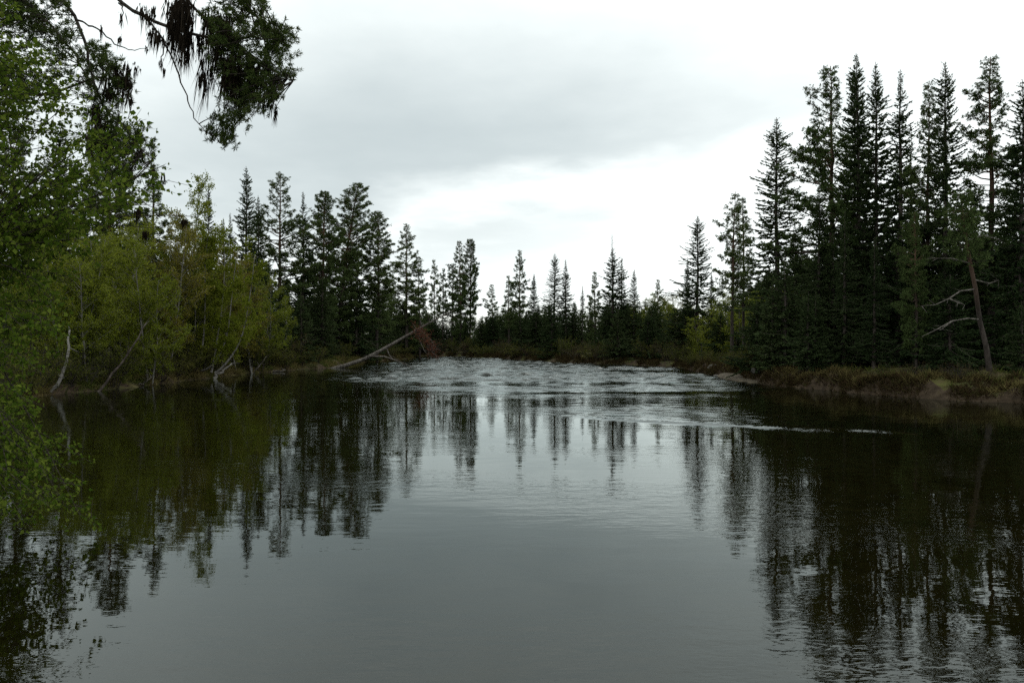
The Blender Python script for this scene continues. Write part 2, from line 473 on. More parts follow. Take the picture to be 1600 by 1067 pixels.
# ------------------------------------------------------------------ tree generators (base at the origin, trunk + crown meshes)
def curve_pts(p0, p1, p2, n):
    t = np.linspace(0, 1, n)[:, None]
    return (1 - t) ** 2 * p0 + 2 * t * (1 - t) * p1 + t ** 2 * p2


def spruce(seed, h, R, z0=.06, dens=1.0, ragged=.25, bare_top=0.0, sparse_low=0.0):
    rng = np.random.default_rng(seed)
    tk, fo = MB(), MB()
    n = 12
    zt = np.linspace(-.25, h, n)
    wob = np.cumsum(rng.normal(size=(n, 2)) * .02 * h / 12, 0)
    tp = np.column_stack([wob[:, 0], wob[:, 1], zt]); tp[0, :2] = tp[1, :2] = 0
    r0 = .011 * h + .02
    tk.tube(tp, np.maximum(r0 * (1 - np.clip(zt, 0, h) / h) ** .8, .012) * np.where(zt < .2, 1.25, 1), 7, False)
    tx = lambda z: np.array([np.interp(z, zt, tp[:, 0]), np.interp(z, zt, tp[:, 1]), z])
    z = z0 * h + .3; top = h * (1 - bare_top) - .12
    B, D, S, Ln, Wd = [], [], [], [], []
    lobe = rng.uniform(0, 6.28); sect = rng.uniform(.6, 1.25, 7)
    while z < top - .12:
        t = (z - z0 * h) / (top - z0 * h)
        nb = rng.integers(4, 7)
        az0 = rng.uniform(0, 6.28)
        band = 1 + ragged * (math.sin(z * 1.9 + lobe) * .6 + math.sin(z * 4.7 + 2 * lobe) * .5)
        for k in range(nb):
            if rng.random() < .06 + sparse_low * (1 - t) ** 2: continue
            az = az0 + k * 6.283 / nb + rng.normal() * .25
            prof = min(1.0, (1 - t) ** .84 * 1.12 + .01) * min(1, .72 + 1.2 * t)
            Lb = R * prof * band * rng.uniform(1 - ragged * 1.3, 1 + ragged) * sect[int(az * 7 / 6.2832) % 7]
            Lb = max(Lb, .05)
            hd = np.array([math.cos(az), math.sin(az), 0.])
            a = -.50 + 1.2 * t ** 1.8 + rng.normal() * .20; b = .30 * (1 - t) + .10 + rng.normal() * .08
            s = np.linspace(0, 1, 5)
            zj = z + rng.normal() * .10
            pts = tx(min(zj, top)) + hd * Lb * s[:, None] + np.array([0, 0, 1]) * (Lb * (a * s + b * s * s))[:, None]
            if Lb > .35: tk.tube(pts, np.linspace(.010 + .010 * Lb, .005, 5), 3, False)
            m = int(max(8, Lb * 84 * dens * rng.uniform(.7, 1.2)))
            ss = rng.uniform(.06, 1, m) ** .75
            P = np.stack([np.interp(ss, s, pts[:, i]) for i in range(3)], -1)
            tan = nrm(pts[-1] - pts[0])[None, :]
            sd_ = np.cross(tan, [0, 0, 1.]); sg = rng.choice([-1, 1], m)[:, None]
            sp = (1 - ss[:, None]) * .8 + .25
            d = nrm(tan * rng.uniform(.3, 1.1, (m, 1)) + sd_ * sg * rng.uniform(.1, 1.1, (m, 1)) * sp + np.array([0, 0, -1.]) * rng.uniform(-.15, .85, (m, 1)) * (1.1 - t) + rng.normal(size=(m, 3)) * .15)
            ll = rng.uniform(.09, .26, m) * (.75 + .5 * (1 - t)) * (1.15 - .45 * ss) * min(1, .50 + 1.0 * Lb)
            B.append(P); D.append(d); S.append(rdir(rng, m)); Ln.append(ll); Wd.append(ll * rng.uniform(.26, .42, m))
        z += rng.uniform(.10, .19) * (1.1 if t < .5 else .9 if t < .85 else .6)
    m = 22
    zz = top - .7 + .8 * rng.random(m)
    B.append(np.array([tx(q) for q in zz])); D.append(nrm(rng.normal(size=(m, 3)) * .6 + [0, 0, .8])); S.append(rdir(rng, m)); Ln.append(rng.uniform(.05, .13, m)); Wd.append(np.full(m, .03))
    if bare_top > 0:
        for q in np.linspace(top, h - .3, 7):
            az = rng.uniform(0, 6.28); l = .35 * (h - q) / (h - top) + .1
            tk.tube([tx(q), tx(q) + np.array([math.cos(az) * l, math.sin(az) * l, .12])], [.012, .006], 3, False)
    fo.blades(np.concatenate(B), np.concatenate(D), np.concatenate(S), np.concatenate(Ln), np.concatenate(Wd))
    return tk.mesh("spruce_trunk", M['spruce_bark'], True), fo.mesh("spruce_crown", M['spruce'])


def tufts(fo, rng, cen, per, l0, l1, w, up=.4, out=None, sc=1.0):
    k = len(cen); sc = np.repeat(np.broadcast_to(sc, (k,)), per)
    base = np.repeat(cen, per, 0) + rng.normal(size=(k * per, 3)) * l0 * .22
    d = rdir(rng, k * per) + np.array([0, 0, up])
    if out is not None: d = d + np.repeat(out, per, 0) * .7
    fo.blades(base, nrm(d), rdir(rng, k * per), rng.uniform(l0, l1, k * per) * sc, rng.uniform(.7, 1.2, k * per) * w * sc, .45)


def pine(seed, h, R, zc=.4, dens=1.0, lean=0.0, dome=.5, gaps=.2, stubs=8, nside=0.0, step=1.0):
    rng = np.random.default_rng(seed)
    tk, fo = MB(), MB(); n = 14
    zt = np.linspace(-.3, h, n); q = np.clip(zt, 0, h) / h
    wob = np.cumsum(rng.normal(size=(n, 2)) * .03 * h / 12, 0)
    tp = np.column_stack([wob[:, 0] + lean * zt * (.6 + .4 * q), wob[:, 1], zt]); tp[:2, :2] -= wob[:2] * .8
    r0 = .0095 * h + .02
    tk.tube(tp, np.maximum(r0 * (1 - q) ** .7, .018) * np.where(zt < .25, 1.3, 1), 8, False)
    tx = lambda z: np.array([np.interp(z, zt, tp[:, 0]), np.interp(z, zt, tp[:, 1]), z])
    cen, outs, scl = [], [], []
    z = zc * h
    sect = rng.uniform(.55, 1.3, 6); lob = rng.uniform(0, 6.28)
    while z < h - .15:
        t = (z - zc * h) / (h - zc * h)
        nb = rng.integers(3, 6)
        az0 = rng.uniform(0, 6.28)
        for k in range(nb):
            if rng.random() < gaps: continue
            az = az0 + k * 6.283 / nb + rng.normal() * .35
            prof = min(1, .55 + 1.4 * t) * (1 - t ** (1.0 + 2.8 * dome)) ** .85
            Lb = max(.12, R * prof * rng.uniform(.5, 1.2) * sect[int(az * 6 / 6.2832) % 6] * (1 + .25 * math.sin(z * 1.7 + lob)) * (1 - nside * math.cos(az)))
            hd = np.array([math.cos(az), math.sin(az), 0.])
            a = -.15 + .75 * t + rng.normal() * .18; b = rng.uniform(.05, .4)
            s = np.linspace(0, 1, 6)
            pts = tx(z) + hd * Lb * s[:, None] + np.array([0, 0, 1]) * (Lb * (a * s + b * s * s))[:, None] + np.cumsum(rng.normal(size=(6, 3)) * .03 * Lb, 0) * (s > 0)[:, None]
            tk.tube(pts, np.linspace(.014 + .016 * Lb, .007, 6), 4, False)
            ns = int(max(3, Lb * 9 * dens))
            for _ in range(ns):
                s0 = rng.uniform(.25, 1) ** .7
                p = np.array([np.interp(s0, s, pts[:, i]) for i in range(3)])
                dd = nrm(hd * rng.uniform(.2, 1) + np.array([-hd[1], hd[0], 0]) * rng.normal() * .8 + np.array([0, 0, rng.uniform(-.1, .7)]))
                l = rng.uniform(.2, .5) * (1.25 - .5 * s0) * (1 - .55 * t)
                tk.tube([p, p + dd * l], [.009, .004], 3, False)
                for f in (.45, .75, 1.0, 1.05):
                    cen.append(p + dd * l * f + rng.normal(size=3) * .07 * (1 - .5 * t)); outs.append(dd); scl.append(1 - .45 * t * t)
        z += rng.uniform(.22, .40) * (1 if t < .75 else .7) * step
    cen, outs = np.array(cen), np.array(outs)
    tufts(fo, rng, cen, 8, .08, .19, .046, .35, outs, np.array(scl))
    for _ in range(stubs):
        z = rng.uniform(.12, zc + .05) * h; az = rng.uniform(0, 6.28); l = rng.uniform(.25, 1.0)
        hd = np.array([math.cos(az), math.sin(az), rng.uniform(-.5, .2)])
        tk.tube([tx(z), tx(z) + hd * l * .6, tx(z) + hd * l + [0, 0, -.1 * l]], [.018, .012, .005], 3, False)
    return tk.mesh("pine_trunk", M['pine_bark'], True), fo.mesh("pine_crown", M['pine'])


def birch(seed, h, R, stems=2, leaves=1.0, sweep=.5, zc=.28, leaf=(.050, .098), lmat='birch', wood='birch_bark'):
    rng = np.random.default_rng(seed)
    tk, fo, tw = MB(), MB(), []
    LP, LD = [], []
    for sidx in range(stems):
        az = rng.uniform(0, 6.28) if sidx else 0.0
        hh = h * (1 if sidx == 0 else rng.uniform(.65, .95))
        b0 = np.array([rng.normal() * .18, rng.normal() * .18, -.15]) * (sidx > 0) + np.array([0, 0, -.15])
        out = np.array([math.cos(az), math.sin(az), 0]) * sweep * rng.uniform(.6, 1.3) * (h * .16)
        p1 = b0 + out * .9 + np.array([0, 0, hh * .28]); p2 = b0 + out * rng.uniform(1.0, 2.0) + np.array([0, 0, hh])
        st = curve_pts(b0, p1, p2, 10) + np.cumsum(rng.normal(size=(10, 3)) * [.035, .035, 0], 0)
        r = (.0062 * hh + .010) * (1 - np.linspace(0, 1, 10)) ** .8 + .008
        tk.tube(st, r, 6, False)
        nb = int(hh * 5.2)
        for k in range(nb):
            t = zc + (1 - zc) * (k + rng.random()) / nb
            p = np.array([np.interp(t, np.linspace(0, 1, 10), st[:, i]) for i in range(3)])
            a2 = rng.uniform(0, 6.28); u = (t - zc) / (1 - zc)
            Lb = R * (1.0 * math.sin(math.pi * (.18 + .75 * u)) ** .8) * rng.uniform(.5, 1.15) + .15
            hd = np.array([math.cos(a2), math.sin(a2), 0])
            q1 = p + hd * Lb * .5 + np.array([0, 0, Lb * rng.uniform(.4, .7)]); q2 = p + hd * Lb + np.array([0, 0, Lb * rng.uniform(.35, .95)])
            br = curve_pts(p, q1, q2, 5)
            tw.append((br, np.linspace(.008 + .006 * Lb, .004, 5)))
            for _ in range(int(5 + Lb * 7)):
                s0 = rng.uniform(.2, 1); pp = np.array([np.interp(s0, np.linspace(0, 1, 5), br[:, i]) for i in range(3)])
                dd = nrm(hd * rng.uniform(0, 1) + rng.normal(size=3) * .6 + [0, 0, .25]); l = rng.uniform(.2, .55)
                tw.append((np.array([pp, pp + dd * l]), np.array([.005, .003])))
                m = int(20 * leaves * rng.uniform(.6, 1.3))
                f = rng.uniform(.1, 1.1, m)[:, None]
                LP.append(pp + dd * l * f + rng.normal(size=(m, 3)) * .05); LD.append(nrm(rng.normal(size=(m, 3)) + [0, 0, -.3]))
    for p_, r_ in tw: tk.tube(p_, r_, 3, False)
    P = np.concatenate(LP); D = np.concatenate(LD); m = len(P)
    ll = rng.uniform(*leaf, m)
    fo.blades(P, D, rdir(rng, m), ll, ll * .8, .42)
    return tk.mesh("birch_trunk", M[wood], True), fo.mesh("birch_crown", M[lmat])


def shrub(seed, h, R, lmat='willow', leaves=1.0, leaf=(.04, .09)):
    rng = np.random.default_rng(seed); tk, fo = MB(), MB(); LP, LD = [], []
    for k in range(int(13 + R * 6)):
        az = rng.uniform(0, 6.28); rr = R * math.sqrt(rng.random()); hd = np.array([math.cos(az), math.sin(az), 0])
        top = hd * rr + np.array([0, 0, h * rng.uniform(.55, 1.05) * (1 - .35 * (rr / R) ** 2)])
        st = curve_pts(hd * .12 + [0, 0, -.15], hd * rr * .45 + [0, 0, h * .45], top, 6)
        tk.tube(st, np.linspace(.016, .005, 6), 4, False)
        for _ in range(int(9 * leaves)):
            s0 = rng.uniform(.2, 1); pp = np.array([np.interp(s0, np.linspace(0, 1, 6), st[:, i]) for i in range(3)])
            dd = nrm(rng.normal(size=3) + [0, 0, .5] + hd * .4); l = rng.uniform(.15, .42)
            tk.tube([pp, pp + dd * l], [.005, .003], 3, False)
            m = int(rng.integers(8, 16)); f = rng.uniform(.1, 1.1, m)[:, None]
            LP.append(pp + dd * l * f + rng.normal(size=(m, 3)) * .035); LD.append(nrm(rng.normal(size=(m, 3)) + dd * .6))
    P = np.concatenate(LP); D = np.concatenate(LD); ll = rng.uniform(*leaf, len(P))
    fo.blades(P, D, rdir(rng, len(P)), ll, ll * .5, .45)
    return tk.mesh("shrub_stems", M['twig_bark'], True), fo.mesh("shrub_foliage", M[lmat])


SPR = [spruce(11, 15, 2.3, .05, .95, .22), spruce(12, 15, 2.3, .08, .8, .3, sparse_low=.2), spruce(13, 15, 2.4, .04, 1.05, .2), spruce(14, 15, 1.9, .10, .75, .32, sparse_low=.3),
       spruce(15, 15, 2.1, .06, .8, .3, sparse_low=.2), spruce(16, 12, 2.0, .05, .85, .26, bare_top=.11)]
YSP = [spruce(21, 6, 1.4, .02, 1.2, .2), spruce(22, 6, 1.25, .02, 1.15, .25), spruce(23, 6, 1.65, .02, 1.2, .22)]
PIN = [pine(31, 15, 1.9, .22, 1.35, 0, .6, .04, step=.75), pine(32, 15, 2.2, .22, 1.35, 0, .05, .08), pine(33, 15, 2.05, .32, 1.15, 0, .15, .14, nside=.35), pine(34, 15, 2.2, .12, 1.3, .10, .65, .03, step=.75),
       pine(35, 12, 1.7, .32, 1.1, 0, .15, .2), pine(36, 12, 2.1, .16, 1.3, 0, .15, .08)]
BIR = [birch(41, 8, 1.45, 2, 1.0, .5), birch(42, 8, 1.6, 3, 1.0, .7), birch(43, 8, 1.3, 1, 1.1, .3, .18), birch(44, 8, 1.5, 2, .9, .6, .2, lmat='birch_rust'), birch(45, 8, 1.7, 2, 1.2, .5, .12)]
SHR = [shrub(51, 1.7, 1.2), shrub(52, 1.4, 1.4), shrub(53, 2.1, 1.2, leaves=1.2)]
RUS = [shrub(54, 2.0, 1.3, 'russet', .8, (.025, .06)), shrub(55, 1.5, 1.2, 'russet', .8, (.025, .06))]
HGT = {}
for arr, hh in ((SPR, 15), (YSP, 6), (PIN, 15), (BIR, 8)):
    for pair in arr: HGT[pair[1].name] = hh
HGT[SPR[5][1].name] = 12; HGT[PIN[4][1].name] = HGT[PIN[5][1].name] = 12


def plant(name, pair, x, y, sx, sz, rz, label, cat, group=None, part=("trunk", "crown"), sink=.02):
    o = link(name, None, None, (x, y, gz(x, y) - sink))
    o.scale = (sx, sx, sz); o.rotation_euler = (0, 0, rz)
    link(part[0], pair[0], o)
    c = link(part[1], pair[1], o); c["kind"] = "stuff"
    return tag(o, label, cat, group)


def tree_at(px, ytop, Y, pair, label, wid=1.0, rz=None, name=None, group=None, cat="tree"):
    x = (px - 800) / F_PX * Y
    h = CAM_H + (HOR - ytop) / F_PX * Y - gz(x, Y)
    sz = h / HGT[pair[1].name]
    nm = name or ("spruce_tree" if pair in SPR or pair in YSP else "pine_tree" if pair in PIN else "birch_tree")
    return plant(nm, pair, x, Y, wid * (sz if sz < 1 else sz ** .6), sz, (px * 1.37 + Y) % 6.28 if rz is None else rz, label, cat, group)


# ------------------------------------------------------------------ trees that can be told apart
S0, S1, S2, S3, S4, S5 = SPR
P0, P1, P2, P3, P4, P5 = PIN
KEY = [
    # right bank
    (1213, 183, 46, S1, "open spired spruce standing apart at the river end of the tall right stand", 1.15),
    (1298, 104, 42, P2, "tall pine with bare brown trunk and one-sided airy crown between spruces", 1.1, 0.2),
    (1346, 82, 43, S2, "tallest dark spruce of the right bank stand, with a sharp double top", .95),
    (1333, 108, 44.5, S0, "slim spruce pressed against the tallest spruce, forming its lower second tip", .7),
    (1371, 97, 41, S0, "dense dark spruce just beside the tallest one on its downstream side", .9),
    (1405, 109, 40, S3, "narrow ragged spruce between the dense spruces and a paler pine", 1.0),
    (1424, 205, 44, S3, "short thin spruce tucked behind the narrow ragged spruce", .9),
    (1449, 130, 38, P1, "slender greyish pine with fine even crown between two narrow spruces", .85),
    (1478, 97, 37, S1, "tall spruce with clumped uneven branches beside the slender greyish pine", .9),
    (1549, 89, 36, P1, "tall pine with broad tufted crown and long dark trunk on right bank", 1.2),
    (1594, 122, 34, S2, "broad black-green spruce closing the stand beside the tall broad-crowned pine", 1.0),
    (1278, 290, 40, S2, "shorter dense spruce under the one-sided pine, almost black", .95),
    (1243, 345, 43, S4, "half-height ragged spruce beside the open spired spruce", 1.0),
    (1228, 400, 39.5, YSP[0], "low bushy spruce hanging its skirts over the waterline at the bank corner", 1.3),
    (1183, 470, 42.2, YSP[2], "low spruce drooping to the waterline just behind the sandbar", 1.2),
    (1206, 440, 40.6, YSP[0], "dark spruce with skirts touching water between sandbar and grassy bank", 1.15),
    (1262, 455, 37.2, YSP[1], "small dark spruce at the start of the grassy right bank", 1.2),
    (1318, 330, 38, S4, "half-height spruce in front of the tallest spruce", 1.0),
    (1365, 370, 36, S4, "half-height spruce with drooping branches behind the dry grass bank", 1.1),
    (1520, 300, 39, S4, "mid-height spruce behind the leaning pine", 1.1),
    (1432, 330, 33, P5, "small pine with straight bare grey lower trunk near the grassy bank edge", .9),
    # centre right
    (1145, 299, 53, P4, "thin twin-like pine with sparse crown beyond the bank corner, the taller stem", 1.0),
    (1161, 306, 54, P4, "thin sparse pine close behind its taller twin beyond the bank corner", .9),
    (1090, 337, 67, S1, "lone ragged spruce rising high over the low trees at the river bend", 1.25),
    (1074, 405, 69, S0, "shorter spruce leaning into the side of the lone ragged spruce", .8),
    (1112, 425, 70, S0, "small pointed spruce on the downstream side of the lone ragged spruce", .8),
    (1028, 436, 77, P5, "small pine with visible pale stem among yellow-green birches", .9),
    (990, 420, 76, S0, "pointed dark spruce standing just past the dead-topped spruce group", .9),
    (972, 402, 78, S3, "thin spruce close behind the spruce with the bare dead spike", 1.0),
    (957, 366, 77, S5, "spruce with a bare dead spike for a top, on the far bank", 1.25),
    (930, 424, 80, P5, "pine with orange-grey stem showing below its pointed crown on far bank", .9),
    (910, 446, 84, S3, "little pointed spruce between the orange-stemmed pine and a pair of spruces", .9),
    (884, 405, 85, S3, "ragged thin spruce, the lower of a close pair on the far bank", 1.2),
    (866, 396, 86, S1, "ragged thin spruce, the higher of a close pair on the far bank", 1.05),
    (834, 427, 90, S0, "evenly conical dark spruce beside the feathery pine on far bank", 1.0),
    (812, 391, 93, P1, "feathery pine with pointed layered crown above the dark far bank", 1.0),
    (795, 429, 95, P4, "small loose pine leaning close to the feathery pine", 1.0),
    (770, 444, 106, P5, "short broad pine standing alone above the low far trees", 1.1),
    # far left of the bend
    (734, 373, 107, P0, "rear pine of the tight clump at the head of the bend", .85),
    (720, 376, 105, P5, "front pine of the tight clump at the head of the bend", 1.0),
    (707, 410, 107, P4, "low side pine of the tight clump at the head of the bend", 1.1),
    (692, 418, 108, P4, "thin pine stem with flat tuft seen against sky above the fallen trunk", .8),
    (679, 404, 110, P4, "thin broken-crowned pine above the raised end of the fallen trunk", .8),
    # left bank
    (656, 400, 92, P5, "dense lower pine at the tip of the left bank", 1.1),
    (635, 350, 91, P1, "pine with small raised top knot near the tip of the left bank", 1.25),
    (588, 330, 80, P0, "broad dense pine leaning shoulder to shoulder with the big leaning pine", 1.2),
    (548, 352, 79, P2, "pine half hidden behind the big leaning pine on its upstream side", 1.0),
    (505, 298, 70, P0, "round-headed pine with rusty stem between a small spire and the big leaning pine", 1.1),
    (473, 299, 68, S3, "thin spire spruce wedged between two pines on the left bank", 1.0),
    (437, 270, 66, P2, "tall pine with bare orange trunk and spreading layered top on left bank", 1.1, 2.0),
    (403, 305, 63, S0, "shorter dark spruce beside the sharp tall spruce on left bank", .9),
    (383, 259, 61, S2, "sharp tall dark spruce behind the birch thicket on left bank", .8),
    (360, 332, 62, S3, "small pointed spruce just showing above the birch thicket beside the sharp one", .9),
    (348, 340, 58, S0, "low spruce tip showing above the birch thicket", .7),
    (326, 288, 52, S0, "slim spruce rising from the middle of the birch thicket", .65),
    (240, 255, 48, P1, "dark pine half hidden behind the near birch leaves", 1.1),
    (175, 215, 46, P0, "large dark pine behind the birch thicket and the near birch", 1.1),
    (95, 190, 45, S2, "broad dark spruce behind the near birch leaves", 1.0),
    (30, 170, 43, P3, "dense dark pine at the back of the left bank, screened by near birch leaves", 1.1),
]
for k in KEY:
    tree_at(*k[:5], wid=k[5] if len(k) > 5 else 1.0, rz=k[6] if len(k) > 6 else None)

# the big leaning pine: root behind the fallen trunk, head to the right
x0, y0 = (522 - 800) / F_PX * 77, 77.0
h = CAM_H + (HOR - 286) / F_PX * 77 - gz(x0, y0)
plant("pine_tree", P3, x0, y0, h / 15 * 1.25, h / 15, 0.0, "big dense pine leaning towards the river with broad flat head", "tree")

# small leaning pine at the right bank edge, with bare dead limbs reaching upstream
def leaning_pine():
    rng = np.random.default_rng(77)
    bx, by = (1548 - 800) / F_PX * 30.5, 30.5
    root = link("pine_tree", None, None, (bx, by, gz(bx, by) - .05))
    tag(root, "reddish pine leaning over the right bank with long bare dead branches", "tree")
    org = np.array([bx, by, gz(bx, by)])
    P = lambda px, py, Y: at(px, py, Y) - org
    tk = MB()
    tr = np.array([[0, 0, -.3], P(1541, 540, 30.5), P(1531, 500, 30.5), P(1524, 450, 30.4), P(1514, 400, 30.3), P(1506, 350, 30.3), P(1500, 300, 30.2)])
    tk.tube(tr, [.13, .095, .085, .078, .068, .05, .02], 8, False)
    link("trunk", tk.mesh("leaning_trunk", M['pine_bark'], True), root)
    for pts in ([(1523, 450, 30.4), (1500, 456, 30.1), (1484, 465, 29.9), (1462, 472, 29.8), (1441, 478, 29.7)], [(1484, 465, 29.9), (1496, 472, 29.7), (1505, 476, 29.6)],
                [(1528, 497, 30.4), (1508, 497, 30.1), (1487, 500, 29.9), (1462, 513, 29.7), (1441, 524, 29.6)], [(1487, 500, 29.9), (1476, 509, 29.8), (1468, 511, 29.8)],
                [(1516, 410, 30.3), (1490, 400, 30.0), (1465, 402, 29.8)], [(1510, 375, 30.3), (1535, 368, 30.5), (1560, 372, 30.6)], [(1521, 435, 30.4), (1545, 440, 30.8), (1560, 436, 31)]):
        b = MB(); q = np.array([P(*p) for p in pts]); q[1:] += rng.normal(size=(len(q) - 1, 3)) * .03
        b.tube(q, np.linspace(.036, .008, len(q)), 5, False)
        for _ in range(5):
            i = rng.integers(1, len(q)); d = nrm(rng.normal(size=3) * [1, .6, .8] + [-.6, 0, -.1]) * rng.uniform(.15, .45)
            b.tube([q[i], q[i] + d], [.010, .004], 3, False)
        link("branch", b.mesh("dead_branch", M['grey_wood'], True), root)
    fo, tw = MB(), MB(); cen, od = [], []
    for k in range(130):
        t = rng.uniform(.55, 1) ** .8; p = np.array([np.interp(t, np.linspace(0, 1, 7), tr[:, i]) for i in range(3)])
        az = rng.uniform(0, 6.28); L_ = rng.uniform(.5, 1.5) * (1.35 - t); d = np.array([math.cos(az), math.sin(az), rng.uniform(-.15, .5)])
        tw.tube([p, p + d * L_], [.014, .005], 3, False)
        for f in (.5, .65, .8, .9, 1.0): cen.append(p + d * L_ * f + rng.normal(size=3) * .09); od.append(d)
    tufts(fo, rng, np.array(cen), 9, .07, .16, .035, .3, np.array(od))
    link("crown_twigs", tw.mesh("crown_twigs", M['pine_bark'], True), root)
    c = link("crown", fo.mesh("leaning_crown", M['pine']), root); c["kind"] = "stuff"


leaning_pine()

# birches of the left thicket, and the pale green ones across the river
BK = [
    (108, 365, 34.8, BIR[1], "pale-stemmed birch leaning at the waterline beside the near birch leaves"),
    (150, 350, 36.2, BIR[2], "slim birch with white stem rising straight from the waterline"),
    (197, 345, 39.0, BIR[0], "tall yellow-green birch behind the slanting dead stem"),
    (232, 365, 38.5, BIR[4], "bushy birch above the slanting dead stem at the waterline"),
    (262, 340, 42.5, BIR[3], "birch rising behind the bushy one in the left thicket"),
    (292, 283, 45.5, BIR[0], "tallest birch of the thicket with light loose top"),
    (340, 368, 47.5, BIR[4], "birch behind the sweeping white stems"),
    (365, 378, 49.5, BIR[3], "russet-tinged birch at the middle back of the thicket"),
    (395, 398, 51.5, BIR[3], "rounded birch near the downstream end of the thicket"),
    (418, 432, 54.5, BIR[4], "low rounded birch ending the thicket beside the dark pines"),
    (215, 345, 44.0, BIR[4], "full birch at the back of the thicket behind the slanting dead stem"),
    (165, 355, 42.0, BIR[1], "full birch at the back of the thicket behind the slim white stem"),
    (315, 362, 50.0, BIR[4], "full birch behind the tallest birch of the thicket"),
    (447, 462, 58.0, BIR[2], "narrow dark green young birch at the foot of the pines"),
]
for k in BK: tree_at(*k[:5], wid=.95)
for px, yt, Y in ((1008, 462, 82), (1042, 458, 80), (1060, 470, 76), (1125, 452, 66), (1150, 462, 61), (1092, 478, 78)):
    tree_at(px, yt, Y, BIR[(px // 7) % 5], "yellow-green birch glowing between dark conifers at the bend", wid=1.3, group="birches at the river bend")


# birch clump with long sweeping white stems out of one root at the water's edge
def swept_birch():
    rng = np.random.default_rng(404)
    Y = 44.5; bx = (303 - 800) / F_PX * Y; by = Y
    org = np.array([bx, by, gz(bx, by)])
    root = link("birch_tree", None, None, tuple(org))
    tag(root, "birch clump with five sweeping white stems from one root at the waterline", "tree")
    P = lambda px, py, dY: at(px, py, Y + dY) - org
    LP, LD, tw = [], [], MB()
    for pts in ([(292, 588, .2), (296, 560, .3), (292, 520, .4), (290, 470, .5), (291, 400, .6), (296, 350, .6)],
                [(305, 580, 0), (315, 555, .1), (319, 520, .1), (321, 470, .2), (320, 410, .4), (326, 362, .5)],
                [(330, 576, -.2), (335, 560, -.1), (341, 520, 0), (346, 490, .2), (352, 420, .4), (350, 375, .6)],
                [(306, 578, 0), (322, 578, -.3), (337, 567, -.4), (354, 535, -.3), (360, 490, -.1), (364, 440, .2), (372, 390, .4)],
                [(336, 582, -.6), (350, 573, -.6), (377, 535, -.2), (386, 490, .2), (394, 440, .6), (398, 400, .8)]):
        b = MB(); q = np.array([P(*p) for p in pts]); q[0][2] = min(q[0][2], -.1)
        t0 = np.linspace(0, 1, len(q)); tt = np.linspace(0, 1, 16)
        qq = np.stack([np.interp(tt, t0, q[:, i]) for i in range(3)], -1)
        for _ in range(2): qq[1:-1] = (qq[:-2] + qq[1:-1] * 2 + qq[2:]) / 4
        b.tube(qq, np.linspace(.065, .014, 16), 6, False)
        link("stem", b.mesh("swept_stem", M['birch_bark'], True), root)
        for k in range(26):
            t = rng.uniform(.32, 1); p = np.array([np.interp(t, tt, qq[:, i]) for i in range(3)])
            az = rng.uniform(0, 6.28); L_ = rng.uniform(.4, 1.25); d = nrm(np.array([math.cos(az), math.sin(az), rng.uniform(.2, .9)]))
            tw.tube([p, p + d * L_ * .6, p + d * L_ + [0, 0, -.05]], [.012, .008, .004], 3, False)
            for _ in range(8):
                pp = p + d * L_ * rng.uniform(.3, 1.05); dd = rdir(rng, 1)[0]; l = rng.uniform(.15, .45); m = 24
                LP.append(pp + dd * l * rng.uniform(.1, 1, (m, 1)) + rng.normal(size=(m, 3)) * .05); LD.append(rdir(rng, m))
    link("twigs", tw.mesh("swept_twigs", M['twig_bark']), root)["kind"] = "stuff"
    fo = MB(); Pn, Dn = np.concatenate(LP), np.concatenate(LD); ll = rng.uniform(.055, .10, len(Pn))
    fo.blades(Pn, Dn, rdir(rng, len(Pn)), ll, ll * .8, .42)
    c = link("crown", fo.mesh("swept_crown", M['birch']), root); c["kind"] = "stuff"


swept_birch()

# ------------------------------------------------------------------ forest behind: look-alike trees
SKY = np.array([(-400, 230), (0, 250), (240, 330), (300, 365), (380, 390), (450, 395), (520, 425), (600, 440), (660, 478), (690, 500), (760, 494), (800, 474), (900, 474), (1000, 470),
                (1100, 480), (1150, 465), (1190, 420), (1260, 360), (1350, 345), (1600, 340), (2000, 300)], float)


def fill(n, region, kinds, seed, label, group, name, mind=1.6, hmin=2.5, hmax=13, wid=1.1, slack=(.72, 1.0), inset=.8):
    rng = np.random.default_rng(seed); got = []; tries = 0
    while len(got) < n and tries < n * 60:
        tries += 1
        x, y = rng.uniform(region[0], region[1]), rng.uniform(region[2], region[3])
        px = 800 + x / y * F_PX
        if px < -160 or px > 1760: continue
        if any((x - a) ** 2 + (y - b) ** 2 < mind ** 2 for a, b in got): continue
        if river_sd(x, y)[0] < inset: continue
        g0 = gz(x, y)
        h_ = (CAM_H + (HOR - np.interp(px, SKY[:, 0], SKY[:, 1])) / F_PX * y - g0) * rng.uniform(*slack)
        h_ = min(h_, hmax * rng.uniform(.8, 1))
        if h_ < hmin: continue
        pair = kinds[rng.integers(len(kinds))]
        sz = h_ / HGT[pair[1].name]
        plant(name, pair, x, y, wid * max(sz, .35) ** .75 if sz < 1 else wid * sz ** .6, sz, rng.uniform(0, 6.28), label, "tree", group)
        got.append((x, y))
    return got


